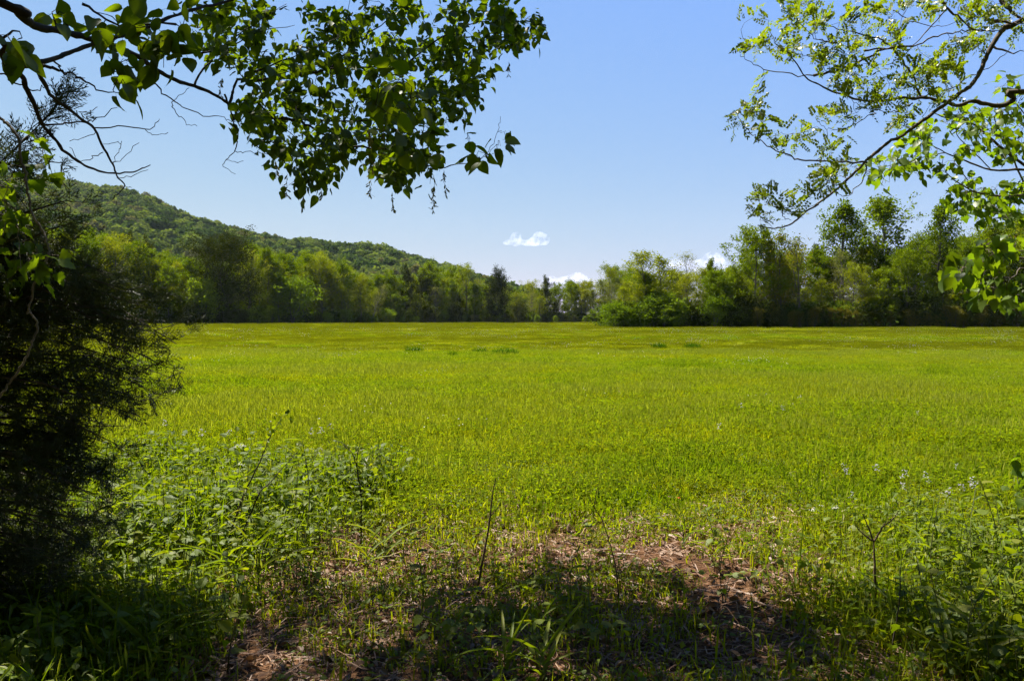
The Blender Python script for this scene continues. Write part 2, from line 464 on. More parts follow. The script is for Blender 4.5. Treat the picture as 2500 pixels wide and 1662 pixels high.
# ------------------------------------------------------------------ wooded hill
RU = [-2600, -1500, -700, -200, 60, 150, 230, 300, 370, 430, 500, 600, 700, 740, 800, 880, 940, 1000, 1060, 1120, 1250, 1400, 1700]
RV = [560, 470, 430, 425, 440, 452, 468, 476, 495, 530, 552, 580, 602, 598, 612, 613, 622, 641, 659, 672, 720, 760, 785]
def ridge(u):
    D = np.interp(u, [-2600, 0, 1200, 1700], [1500, 1450, 1000, 900])
    return D, np.maximum(0, (780 - np.interp(u, RU, RV)) / FPX * D + CAM_H - 6.5)
def hill_z(u, t):
    """t 0 at the foot, 1 on the ridge, >1 behind it"""
    D, H = ridge(u)
    y = 470 + (D - 470) * t
    s = np.where(t <= 1, np.clip(t, 0, 1) ** 1.15 * (1 + 0.10 * np.sin(t * math.pi)), 1 - 0.5 * (t - 1) ** 2)
    x = (u - 1250) / FPX * y
    z = H * s
    z = z + np.where(t < 1.0, 1, .4) * np.clip(t * (1 - t), 0, 1) * 40 * (vnoise(x, y, 160) - .5)
    return x, y, z - 1.5 * (t < .02)
hu = np.linspace(-2600, 1700, 120); ht = np.linspace(0, 1.5, 50)
UU, TT = np.meshgrid(hu, ht); hx, hy, hz = hill_z(UU, TT)
i = np.arange(49)[:, None] * 120 + np.arange(119)[None, :]
mb = MB(); mb.add(np.stack([hx, hy, hz - 0.4], -1).reshape(-1, 3), np.stack([i, i + 1, i + 121, i + 120], -1).reshape(-1, 4))
m_floor, N, L = nmat('forest_floor')
ge = N.new('ShaderNodeNewGeometry'); tn = N.new('ShaderNodeTexNoise'); tn.inputs['Scale'].default_value = .2; L.new(ge.outputs['Position'], tn.inputs['Vector'])
r = ramp(N, [(.35, (.028, .032, .014)), (.65, (.06, .06, .03))]); L.new(tn.outputs['Fac'], r.inputs[0])
pb = N.new('ShaderNodeBsdfPrincipled'); pb.inputs['Roughness'].default_value = 1; L.new(r.outputs[0], pb.inputs['Base Color'])
o_ = N.new('ShaderNodeOutputMaterial'); L.new(pb.outputs[0], o_.inputs['Surface'])
hill = mb.build('hill', m_floor, smooth=True); tag(hill, kind='structure')

HCOL = [[(.012, .023, .011), (.020, .035, .014)], [(.028, .048, .014), (.042, .066, .018)], [(.066, .090, .022), (.088, .110, .030)], [(.070, .070, .032), (.090, .090, .040)]]
hp = []
for k in range(6):
    rs = RS(300 + k); c = HCOL[(0, 1, 1, 2, 2, 3)[k]]
    mt = leaf_mat('hill_foliage', c, (1.9, 1.95, .6), .38, .7, .05)
    n = 420; d = rdir(rs, n); d[:, 2] = np.abs(d[:, 2]) * 1.1 - .25; d = norm(d)
    bump_ = 1 + .22 * np.sin(d[:, 0] * 5 + k) * np.cos(d[:, 1] * 4 + k * 2) + .10 * rs.randn(n)
    c0 = d * np.array((4.6, 4.6, 4.8 if k % 2 else 4.0)) * bump_[:, None] + np.array((0, 0, 6.0))
    nr = norm(d + .45 * rs.randn(n, 3)); dd = norm(np.cross(nr, rdir(rs, n)))
    M = frames(dd, nr, .45 + .40 * rs.rand(n))
    q = np.array([[-.8, -1, 0], [.8, -.9, .2], [.7, 1, 0], [-.75, .9, .2]])
    mb = MB(); stamp(mb, (q, [np.array([[0, 1, 2, 3]])]), M, c0)
    tube(mb, [(0, 0, -1), (0, 0, 6)], [.3, .15], 4)
    hp.append(mb.mesh('hill_tree', mt))
rs = RS(5)
pu, pt = [], []
n = 26000
u = -1000 + 2300 * rs.rand(n); t = 1.12 * rs.rand(n) ** .72
x, y, z = hill_z(u, t)
# thin to an even spacing with a grid
cell = np.floor(x / 8.6).astype(int) * 100003 + np.floor(y / 8.6).astype(int)
_, first = np.unique(cell, return_index=True)
x, y, z, t = x[first], y[first], z[first], t[first]
q = .5 * vnoise(x, y, 90) + .5 * rs.rand(len(x))
vi = np.clip(np.floor((q - .12) / .80 * 6), 0, 5).astype(int)
scatter('hill_forest', np.stack([x, y, z], -1), rs.rand(len(x)) * 6.283, .8 + 1.0 * rs.rand(len(x)) ** 1.6, vi, hp, 'spring forest covering the long hill behind the field', 'forest')
# ------------------------------------------------------------------ trees round the meadow
M_BARK = bark_mat('tree_bark', (.030, .024, .016), (.11, .095, .07), 3.0)
M_BARKG = bark_mat('grey_bark', (.07, .06, .045), (.17, .15, .12), 3.0)
TR = (2.25, 2.35, .4)
M_FULL = leaf_mat('full_foliage', [(.040, .064, .005), (.070, .098, .006), (.105, .126, .008)], TR, .42, .6, .05)
M_AIRY = leaf_mat('airy_foliage', [(.070, .090, .007), (.105, .120, .009), (.145, .145, .014)], TR, .42, .6, .05)
M_DARK = leaf_mat('dark_foliage', [(.022, .030, .005), (.036, .046, .007), (.058, .064, .010)], (1.5, 1.5, .5), .30, .5, .05)
M_RED = leaf_mat('reddish_foliage', [(.12, .085, .014), (.080, .092, .010), (.070, .095, .009), (.15, .065, .018)], TR, .40, .6, .05)
M_BUSH = leaf_mat('bush_foliage', [(.050, .085, .007), (.080, .115, .010), (.110, .140, .014)], TR, .42, .6, .05)
M_SHRUB = leaf_mat('brown_shrub_foliage', [(.085, .080, .010), (.11, .096, .013), (.065, .075, .008)], (1.5, 1.4, .5), .3, .6, .05)
M_BARE = leaf_mat('budding_foliage', [(.12, .125, .04), (.14, .14, .055), (.10, .11, .025)], TR, .35, .6, .05)

def lerp_path(p, t):
    n = len(p) - 1; x = np.clip(t, 0, 1) * n; i = np.minimum(np.floor(x).astype(int), n - 1)
    return p[i] + (p[i + 1] - p[i]) * (x - i)[..., None]

def gen_tree(seed, H, r, t0, nb, nsub, leaves, ls, prof=0.45, lean=0.0, wob=.012, up=(20, 65), stems=1, rad=.013, clump=1.5, top=.25, lowdense=0):
    rs = RS(seed); tm = MB(); tips = []
    for st in range(stems):
        zs = np.linspace(0, H * (.93 - .12 * st / max(1, stems)), 10)
        w = np.cumsum(rs.randn(10, 2) * H * wob, 0); w -= w[0]
        spread = (rs.randn(2) * .16 if stems > 1 else np.array((lean, lean * .3)))
        tp = np.stack([w[:, 0] + spread[0] * zs, w[:, 1] + spread[1] * zs, zs - .3 * (zs == 0)], -1)
        r0 = H * rad / (stems ** .5); tr = r0 * (1 - np.linspace(0, 1, 10)) ** .75 + .02; tr[0] *= 1.35
        tube(tm, tp, tr, 7)
        for k in range(nb):
            s = (k + rs.rand()) / nb; t = t0 + (1 - t0) * s
            p = lerp_path(tp, np.array(t)); az = k * 2.4 + rs.randn() * .5 + st
            pr = max(top, 1 - ((s - prof) / (1.02 - prof if s > prof else prof + .55)) ** 2)
            L_ = r * H * pr * (.75 + .4 * rs.rand())
            el = math.radians(up[0] + (up[1] - up[0]) * s + rs.randn() * 9)
            d = np.array((math.cos(az) * math.cos(el), math.sin(az) * math.cos(el), math.sin(el)))
            q = np.linspace(0, 1, 5)[:, None]
            bp_ = p + d * L_ * q + np.array((0, 0, .18 * L_)) * q ** 2 + rs.randn(5, 3) * L_ * .04 * q
            br = max(.015, r0 * .42 * (1 - t) ** .5)
            tube(tm, bp_, br * (1 - .8 * np.linspace(0, 1, 5)), 4)
            for j in range(nsub):
                sj = .30 + .70 * (j + rs.rand()) / nsub
                b0 = lerp_path(bp_, np.array(sj)); dd = norm(d * .6 + rs.randn(3) * .75 + np.array((0, 0, .35)))
                l2 = L_ * (.28 + .25 * rs.rand())
                sp = b0 + dd * l2 * np.linspace(0, 1, 3)[:, None] + rs.randn(3, 3) * l2 * .05
                sp[0] = b0
                tube(tm, sp, max(.010, br * .32) * np.array((1, .7, .35)), 3)
                tips.append(sp[1]); tips.append(sp[2]); tips.append(sp[2] + dd * l2 * .25)
            tips.append(bp_[-1])
    tips = np.array(tips)
    hgt = tips[:, 2] / H
    wgt = rs.rand(len(tips)) ** 1.6 + .12            # uneven clumps leave gaps
    pick = rs.choice(len(tips), leaves, p=wgt / wgt.sum())
    c = tips[pick] + rs.randn(leaves, 3) * ls * clump * np.array((1, 1, .75))
    c[:, 2] = np.maximum(c[:, 2], .1)
    nrm = norm(rs.randn(leaves, 3) + np.array((0, 0, .6)))
    d = norm(np.cross(nrm, rdir(rs, leaves)))
    lm = MB()
    stamp(lm, (np.array([[0, -1, 0], [.55, -.1, .12], [0, 1, 0], [-.55, -.1, .12]], float) * .75, [np.array([[0, 1, 2, 3]])]),
          frames(d, nrm, ls * (.6 + .7 * rs.rand(leaves))), c)
    return tm, lm

PROTO = {}
def proto(key, mat, bark, n, **kw):
    o = []
    for k in range(n):
        q = RS(hash_seed(key) + k); k2 = dict(kw); k2['r'] *= .82 + .36 * q.rand(); k2['prof'] = kw.get('prof', .5) * (.8 + .45 * q.rand())
        tm, lm = gen_tree(hash_seed(key) + k * 17, **k2)
        if key == 'dome':                                   # a squat even dome
            zt = np.percentile(np.concatenate(lm.v)[:, 2], 99.5) / kw['H']
            for a_ in lm.v + tm.v: a_[:, 2] = np.where(a_[:, 2] > 0, a_[:, 2] / zt, a_[:, 2])
        o.append((tm.mesh('trunk', bark), lm.mesh('crown', mat)))
    PROTO[key] = (o, kw['H'])
def hash_seed(s): return sum(ord(c) * (i + 3) for i, c in enumerate(s)) % 9000

proto('full', M_FULL, M_BARK, 6, H=20, r=.31, t0=.12, nb=30, nsub=6, leaves=11000, ls=.32, prof=.55, top=.5)
proto('airy', M_AIRY, M_BARK, 6, H=20, r=.28, t0=.24, nb=28, nsub=6, leaves=5000, ls=.27, clump=1.8, prof=.6, top=.5, rad=.017)
proto('slender', M_AIRY, M_BARK, 3, H=20, r=.18, t0=.28, nb=28, nsub=5, leaves=3600, ls=.26, clump=1.8, prof=.6, top=.45, up=(30, 70))
proto('bare', M_BARE, M_BARKG, 3, H=18, r=.24, t0=.30, nb=26, nsub=7, leaves=1300, ls=.20, clump=2.0, up=(30, 72))
proto('dark', M_DARK, M_BARK, 3, H=20, r=.36, t0=.14, nb=30, nsub=6, leaves=11000, ls=.36, prof=.5, top=.45)
M_DOME = leaf_mat('dark_dome_foliage', [(.012, .019, .003), (.022, .030, .004), (.042, .048, .006)], (1.4, 1.4, .5), .28, .5, .05)
proto('dome', M_DOME, M_BARK, 2, H=20, r=.46, t0=.10, nb=46, nsub=8, leaves=24000, ls=.32, prof=.55, top=.62, clump=2.2, up=(5, 55))
proto('red', M_RED, M_BARK, 3, H=16, r=.22, t0=.22, nb=24, nsub=6, leaves=2600, ls=.26, clump=1.8, up=(35, 72), stems=2)
proto('round', M_FULL, M_BARK, 2, H=21, r=.20, t0=.48, nb=30, nsub=6, leaves=4600, ls=.32, prof=.42, top=.4, rad=.017)
proto('bush', M_BUSH, M_BARK, 4, H=6, r=.46, t0=.06, nb=16, nsub=5, leaves=3600, ls=.24, prof=.35, stems=3, top=.4, up=(15, 70))
proto('willow', M_BUSH, M_BARK, 2, H=11, r=.34, t0=.06, nb=22, nsub=6, leaves=6500, ls=.25, prof=.30, stems=2, top=.35, up=(15, 70))
proto('shrub', M_SHRUB, M_BARK, 4, H=4, r=.30, t0=.05, nb=18, nsub=4, leaves=2200, ls=.15, prof=.35, stems=3, top=.4, up=(45, 80))
proto('under', M_DARK, M_BARK, 2, H=6, r=.45, t0=.03, nb=16, nsub=5, leaves=3200, ls=.30, prof=.35, stems=3, top=.5, up=(10, 60))

NAMES = {'full': ('broadleaf_tree', 'tree'), 'airy': ('broadleaf_tree', 'tree'), 'slender': ('slender_tree', 'tree'), 'bare': ('budding_tree', 'tree'),
         'dark': ('dense_tree', 'tree'), 'dome': ('dense_tree', 'tree'), 'red': ('reddish_tree', 'tree'), 'round': ('tall_tree', 'tree'), 'bush': ('bush', 'bush'), 'willow': ('leafy_bush', 'bush'),
         'shrub': ('brown_shrub', 'shrub'), 'under': ('dark_bush', 'bush')}
trs = RS(77)
def plant(key, x, y, h, label, group=None, var=None, wide=1.0, rot=None):
    lst, H = PROTO[key]
    tm, lm = lst[trs.randint(len(lst)) if var is None else var % len(lst)]
    nm, cat = NAMES[key]
    o = thing(nm, label, cat, (x, y, 0), group)
    s = h / H * 1.0; o.scale = (s * wide, s * wide, s)
    o.rotation_euler = (0, 0, trs.rand() * 6.283 if rot is None else rot)
    link('trunk', tm, o); link('crown', lm, o)
    return o

def at_u(u, d): return (u - 1250) / FPX * d
def hgt(vtop, d): return (780 - vtop) / FPX * d + CAM_H

# --- distinct trees that stand out
UL = lambda u, dd=0: (at_u(u, d_edge(u) + dd), d_edge(u) + dd)
def named(key, u, vtop, label, dd=0, d=None, **kw):
    dist = d if d else d_edge(u) + dd
    return plant(key, at_u(u, dist), dist, hgt(vtop, dist), label, **kw)
named('dome', 548, 566, 'big dark round-headed tree rising above the far tree line below the hill', dd=-3, var=0, wide=.80)
named('dome', 1214, 655, 'dark full tree at the low point of the far tree line, right of the hill', dd=-2, var=1, wide=.62)
named('dark', 1050, 668, 'dark bushy tree just left of the darkest tree in the far middle', dd=10, var=2, wide=.8)
named('round', 2052, 498, 'tall round-topped thin-leaved tree, left of the three highest in the right-hand wood', d=170, var=0)
named('round', 2160, 494, 'highest tree of the right-hand wood, broad flat crown, middle of three', d=172, var=1, wide=1.15)
named('round', 2290, 503, 'tall tree right of the two highest, its crown ragged', d=170, var=0, wide=.85)
named('bare', 1682, 618, 'pale almost leafless tree in front of a white cloud', d=166, var=0)
named('slender', 1575, 618, 'tall thin tree where the right-hand wood rises above the gap', d=164, var=0, wide=1.5)
named('slender', 1612, 632, 'thin-leaved tree beside the first tall one of the right-hand wood', d=167, var=1, wide=1.5)
named('red', 1905, 572, 'many-stemmed tree tinged rusty red, left of the tall round-topped tree', d=163, var=0)
named('red', 1955, 590, 'rust-tinged many-stemmed tree directly beside the tall round-topped tree', d=161, var=1)
named('full', 1840, 585, 'full green tree forming the left shoulder of the high right-hand wood', d=164, var=1)
named('full', 1735, 645, 'narrow dark green tree right of the pale leafless one', d=165, var=0, wide=.6)
named('willow', 1768, 672, 'wide light green bush reaching the grass in front of the right-hand wood', d=160, var=0)
named('bush', 1530, 755, 'low rounded bush at the left tip of the right-hand wood', d=159, var=0, wide=1.3)
named('bush', 497, 690, 'light green rounded bush in front of the big dark round-headed tree', dd=-2, var=1)
named('bush', 715, 695, 'pale green bush in the far tree line right of the big dark tree', dd=-2, var=2)
t_ = named('bare', 905, 690, 'dark leaning half-bare tree in the far tree line', dd=-1, var=1, wide=.7); t_.rotation_euler = (.28, .22, 1.0)

TOPU = [-300, 0, 110, 200, 300, 400, 470, 560, 600, 650, 700, 780, 850, 900, 960, 1030, 1080, 1130, 1180, 1215, 1260, 1300, 1350, 1400, 1440, 1480, 1600]
TOPV = [590, 585, 578, 580, 588, 620, 638, 640, 590, 596, 632, 632, 655, 665, 670, 664, 662, 662, 690, 690, 704, 694, 690, 688, 680, 664, 655]
RTU = [1490, 1520, 1560, 1600, 1680, 1740, 1790, 1850, 1960, 2010, 2100, 2200, 2330, 2400, 2500, 2700, 3000]
RTV = [690, 665, 650, 655, 650, 665, 640, 600, 605, 605, 595, 595, 595, 575, 545, 530, 560]
# where a tree stands, told by the trees one can find in the picture
LSEG = [(300, 'behind the dark cedar'), (420, 'just right of the cedar top'), (497, 'left of the light green rounded bush'), (548, 'close left of the big dark round-headed tree'), (640, 'close right of the big dark round-headed tree'),
        (715, 'left of the pale green bush'), (800, 'right of the pale green bush'), (905, 'left of the dark leaning tree'), (980, 'right of the dark leaning tree'), (1050, 'left of the dark bushy tree'), (1130, 'right of the dark bushy tree'),
        (1214, 'left of the darkest far tree'), (1290, 'right of the darkest far tree'), (1370, 'in the low gap under the sky'), (1440, 'at the right end of the gap'), (1700, 'where far line meets the right-hand wood')]
RSEG = [(1575, 'at the left tip of the right-hand wood'), (1612, 'by the first tall thin tree'), (1682, 'left of the pale leafless tree'), (1735, 'right of the pale leafless tree'), (1768, 'behind the wide light green bush'), (1840, 'left of the wood shoulder'),
        (1905, 'left of the rust-tinged pair'), (1955, 'between the rust-tinged pair'), (2052, 'left of the round-topped tree'), (2110, 'right of the round-topped tree'), (2160, 'left of the highest tree'), (2225, 'right of the highest tree'),
        (2290, 'left of the ragged tall tree'), (2350, 'right of the ragged tall tree'), (2420, 'behind the hanging right-hand leaves'), (9999, 'at the far right of the wood')]
KW = {'full': 'green broadleaf tree', 'airy': 'thin yellow-green tree', 'slender': 'slim upright tree', 'bare': 'grey-twigged budding tree', 'dark': 'dark dense tree', 'red': 'rust-tinged tree',
      'bush': 'light green bush', 'under': 'dark bush', 'shrub': 'brownish upright shrub'}
def place_label(k, u, h, row, seg, tall):
    w = next(t for m, t in seg if u < m)
    size = 'tall' if h > tall[1] else 'short' if h < tall[0] else 'mid-sized'
    return '%s %s, %s %s' % (size, KW[k], ('at the field edge', 'half hidden', 'set back', 'set far back', 'deepest')[row], w)
rs = RS(404)
for row, dd in enumerate((1.0, 7.0, 14.0, 24.0)):
    u = -260.0 + rs.rand() * 20
    while u < 1570:
        d = d_edge(u) + dd + rs.rand() * 4
        vt = np.interp(u, TOPU, TOPV)
        vt = vt + (rs.rand() * 34 - 4 if row else 12 + rs.rand() * 70)
        h = hgt(vt, d) * (1 if row < 3 else .97)
        k = rs.choice(['full', 'airy', 'slender', 'bare', 'dark'], p=[.30, .32, .22, .07 if u < 1240 else .20, .09] if u < 1240 else [.26, .30, .18, .20, .06])
        if not (abs(u - 548) < 95 and row == 0) and not (abs(u - 1214) < 50 and row == 0):
            wd = {'full': .95, 'airy': 1.05, 'slender': 1.15, 'bare': 1.0, 'dark': .6}[k]
            if h < 12: wd *= 1.25
            plant(k, at_u(u, d), d, h, place_label(k, u, h, row, LSEG, (16, 20)), 'trees of the far tree line', wide=wd * (.85 + .3 * rs.rand()))
        u += (FPX / d) * (4.2 + 3.6 * rs.rand()) * (1 if row else 1.25)
u = -250.0
while u < 1560:                                             # bushes along the far edge
    d = d_edge(u) - 1 - rs.rand() * 2; k = rs.choice(['bush', 'under'], p=[.5, .5])
    h = 2.5 + 5.5 * rs.rand() ** 1.5
    if not (abs(u - 497) < 30 or abs(u - 715) < 30):
        plant(k, at_u(u, d), d, h, place_label(k, u, h, 0, LSEG, (3.2, 5)), 'bushes along the far edge', wide=1.0 + .3 * rs.rand())
    u += (FPX / d) * (3.0 + 3.5 * rs.rand())
for row, dd in enumerate((161, 165, 170, 176, 184)):
    u = 1520.0 + row * 9
    while u < 2760:
        d = dd + rs.rand() * 3; vt = np.interp(u, RTU, RTV) + (rs.rand() * 40 + 2 if row > 1 else 15 + rs.rand() * 95)
        h = hgt(vt, d)
        pr = [.34, .26, .16, .08, .10, .06] if u > 1800 else [.22, .30, .20, .20, .04, .04]
        k = rs.choice(['full', 'airy', 'slender', 'bare', 'red', 'dark'], p=pr)
        wd = {'full': .9, 'airy': 1.0, 'slender': 1.1, 'bare': .9, 'red': .9, 'dark': .6}[k] * (1.3 if h < 12 else 1)
        plant(k, at_u(u, d), d, h, place_label(k, u, h, row, RSEG, (11, 15)), 'trees of the right-hand wood', wide=wd * (.85 + .3 * rs.rand()))
        u += (FPX / d) * (3.4 + 2.8 * rs.rand()) * (1.3 if row < 2 else 1)
u = 1500.0
while u < 2740:
    d = 158.4 + rs.rand() * 1.6
    if u < 1800:
        k = rs.choice(['bush', 'under'], p=[.7, .3]); h = 2.4 + 3.6 * rs.rand(); g = 'bushes along the right-hand wood'
        st = 1.6 + 1.4 * rs.rand()
    else:
        k = rs.choice(['shrub', 'bush', 'under'], p=[.72, .12, .16]); h = 2.6 + 1.9 * rs.rand() if k == 'shrub' else 3 + 2.5 * rs.rand(); g = 'shrubs along the right-hand wood'
        st = 1.0 + 1.1 * rs.rand(); d = d - (.5 if k == 'shrub' else -1.0)
    lb = place_label(k, u, h, 0, RSEG, (3.0, 4.0))
    plant(k, at_u(u, d), d, h, lb, g, wide=1 + .3 * rs.rand())
    u += (FPX / d) * st

# uncountable undergrowth that closes the woods below the crowns
M_UND = leaf_mat('undergrowth_foliage', [(.030, .050, .007), (.050, .078, .009), (.070, .095, .011)], (1.6, 1.5, .5), .35, .5, .05)
def under_patch(seed):
    rs = RS(seed); n = 420
    c = np.stack([rs.randn(n) * 1.3, rs.randn(n) * 1.3, .15 + 3.4 * rs.rand(n) ** 1.2], -1)
    nrm = norm(rs.randn(n, 3) + (0, 0, .5)); mb = MB()
    stamp(mb, (np.array([[0, -1, 0], [.55, -.1, .12], [0, 1, 0], [-.55, -.1, .12]], float) * .75, [np.array([[0, 1, 2, 3]])]), frames(norm(np.cross(nrm, rdir(rs, n))), nrm, .22 + .22 * rs.rand(n)), c)
    for k in range(7):
        a = rs.randn(2) * 1.1; tube(mb, [(a[0], a[1], -.2), (a[0] + rs.randn() * .4, a[1] + rs.randn() * .4, 2.8)], [.05, .02], 3)
    return mb.mesh('undergrowth_patch', M_UND)
up_ = [under_patch(700 + k) for k in range(4)]
rs = RS(71); X, Y = [], []
n = 1100; u = -300 + 1900 * rs.rand(n); d = d_edge(u) + 3 + 34 * rs.rand(n); X.append(at_u(u, d)); Y.append(d)
n = 900; u = 1500 + 1300 * rs.rand(n); d = 161 + 30 * rs.rand(n); X.append(at_u(u, d)); Y.append(d)
X, Y = np.concatenate(X), np.concatenate(Y)
scatter('undergrowth', np.stack([X, Y, 0 * X], -1), rs.rand(len(X)) * 6.283, np.where(Y < 200, .75, .8) + .7 * rs.rand(len(X)), rs.randint(4, size=len(X)), up_, 'tangled undergrowth filling the woods below the tree crowns', 'undergrowth')

# the wood edge behind the viewpoint: it closes off half of the sky above the clearing
for x, y, h in ((-15, -5, 17), (-9.5, -8, 19), (-4, -7, 18), (1.5, -8, 20), (7, -7, 18), (12.5, -6, 17), (-12, 1.5, 15), (-17, 5, 16), (10.5, -1, 15), (14, 3.5, 14), (-6, -15, 21), (3, -16, 21), (10, -14, 20), (-1.5, -4.2, 13), (5, -3.8, 13), (-6.5, -3.0, 13)):
    plant('full', x, y, h, 'broadleaf tree of the wood edge behind the viewpoint', 'trees behind the viewpoint', wide=1.25)
# ------------------------------------------------------------------ leaf shapes (tip along +y, upper face +z, length 1)
def leaf_shape(ys, ws, fold=.12, droop=.18, petiole=True, wave=0.0, pw=.012):
    V = []; F4 = []; F3 = []
    n = len(ys)
    for k in range(n):
        y, w = ys[k], ws[k]; zm = -droop * y * y; ze = zm + fold * w * 2 + wave * math.sin(k * 2.1)
        V += [(-w, y, ze), (0, y, zm), (w, y, ze - wave * .6)]
    for k in range(n - 1):
        a = k * 3
        F4 += [(a, a + 1, a + 4, a + 3), (a + 1, a + 2, a + 5, a + 4)]
    V = np.array(V, float); Fs = [np.array(F4)]
    if petiole:
        y0 = ys[0]; b = len(V)
        V = np.vstack([V, [(-pw, 0, 0.02), (pw, 0, 0.02), (pw, y0 + .04, -droop * y0 * y0), (-pw, y0 + .04, -droop * y0 * y0)]])
        Fs[0] = np.vstack([Fs[0], [(b, b + 1, b + 2, b + 3)]])
    return V, Fs

OVATE = [leaf_shape([.16, .22, .36, .54, .74, .90, 1.0], [.02, .20, .31, .32, .22, .09, .004], .10, .20),
         leaf_shape([.14, .20, .34, .52, .74, .90, 1.0], [.02, .17, .27, .27, .18, .07, .004], .20, .45, wave=.02),
         leaf_shape([.18, .24, .38, .56, .74, .88, 1.0], [.02, .24, .36, .34, .22, .09, .004], -.06, .10, wave=.03)]
LOBED = [leaf_shape([.15, .16, .32, .37, .56, .62, .80, 1.0], [.02, .32, .46, .33, .42, .24, .17, .004], .10, .18, wave=.02),
         leaf_shape([.16, .18, .34, .40, .58, .64, .82, 1.0], [.02, .26, .38, .28, .36, .20, .14, .004], .22, .40, wave=.03)]
LANCE = [leaf_shape([.02, .15, .40, .70, 1.0], [.012, .06, .10, .065, .002], .3, .35, False), leaf_shape([.02, .15, .40, .70, 1.0], [.012, .055, .085, .06, .002], .3, .6, False)]
BLADE = [leaf_shape([0, .18, .42, .68, .88, 1.0], [.022, .030, .034, .026, .012, .001], .5, .55, False),
         leaf_shape([0, .18, .42, .68, .88, 1.0], [.020, .026, .030, .022, .012, .001], .5, .85, False)]
def pinnate(seed, pairs=6):
    rs = RS(seed); V = []; F = []
    def quad(a, b, c, d): 
        k = len(V); V.extend([a, b, c, d]); F.append((k, k + 1, k + 2, k + 3))
    z = lambda y: -.22 * y * y
    quad((-.007, 0, 0), (.007, 0, 0), (.005, .96, z(.96)), (-.005, .96, z(.96)))
    for k in range(pairs):
        y = .22 + .68 * k / (pairs - 1); l = .26 * (1 - .35 * abs(k / (pairs - 1) - .35)) * (.85 + .3 * rs.rand())
        for s in (-1, 1):
            a = math.radians(62 - 14 * k / pairs + rs.randn() * 9); d = np.array((s * math.sin(a), math.cos(a), rs.randn() * .22 + .12))
            p = np.array((0, y, z(y))); n = np.array((-d[1] * s, d[0] * s, .25)) * .16 * l / .26
            w = np.array((0, 0, .05 * rs.randn()))
            quad(tuple(p + d * .012), tuple(p + d * l * .5 - n * .62 + w), tuple(p + d * l), tuple(p + d * l * .5 + n * .62))
    p = np.array((0, .95, z(.95)))
    quad(tuple(p), tuple(p + (.045, .12, -.03)), tuple(p + (0, .25, -.08)), tuple(p + (-.045, .12, -.03)))
    return np.array(V, float), [np.array(F)]
PINN = [pinnate(1), pinnate(2, 7), pinnate(3, 5)]

M_LEAF = leaf_mat('tree_leaf', [(.026, .050, .005), (.045, .075, .006), (.075, .105, .008)], (3.5, 3.0, .30), .50, .42, .22)
M_LEAFB = leaf_mat('young_leaf', [(.040, .085, .010), (.070, .115, .012), (.095, .130, .016)], (2.8, 2.6, .35), .48, .42, .20)
M_LOCUST = leaf_mat('locust_leaf', [(.085, .120, .008), (.12, .150, .010), (.16, .170, .013)], (1.95, 2.1, .35), .45, .40, .35)
M_WEED = leaf_mat('weed_leaf', [(.046, .080, .005), (.076, .112, .007), (.112, .138, .009)], (2.5, 2.3, .35), .46, .55, .14)
M_WEEDY = leaf_mat('yellow_weed_leaf', [(.070, .110, .008), (.105, .135, .010), (.15, .14, .012)], (2.2, 2.1, .35), .46, .55, .14)
M_CEDAR = leaf_mat('cedar_needles', [(.020, .031, .007), (.032, .045, .009), (.052, .058, .014)], (1.8, 1.7, .5), .30, .5, .3)
M_LIMB = bark_mat('dark_limb_bark', (.018, .014, .010), (.060, .048, .036), 14.0, .5)
M_LIMBG = bark_mat('grey_limb_bark', (.045, .036, .026), (.13, .105, .078), 14.0, .5)
M_VINE = bark_mat('pale_vine_bark', (.10, .08, .055), (.26, .21, .15), 18.0, .4)
M_STEM = leaf_mat('green_stem', [(.060, .085, .015), (.10, .10, .03)], (1, 1, .5), .1, .5, .3, False)
M_STICK = bark_mat('dry_stick', (.05, .032, .020), (.17, .11, .07), 24.0, .4)

def proto_mesh(name, pr, mat): 
    mb = MB(); mb.add(pr[0], pr[1]); return mb.mesh(name, mat, True)

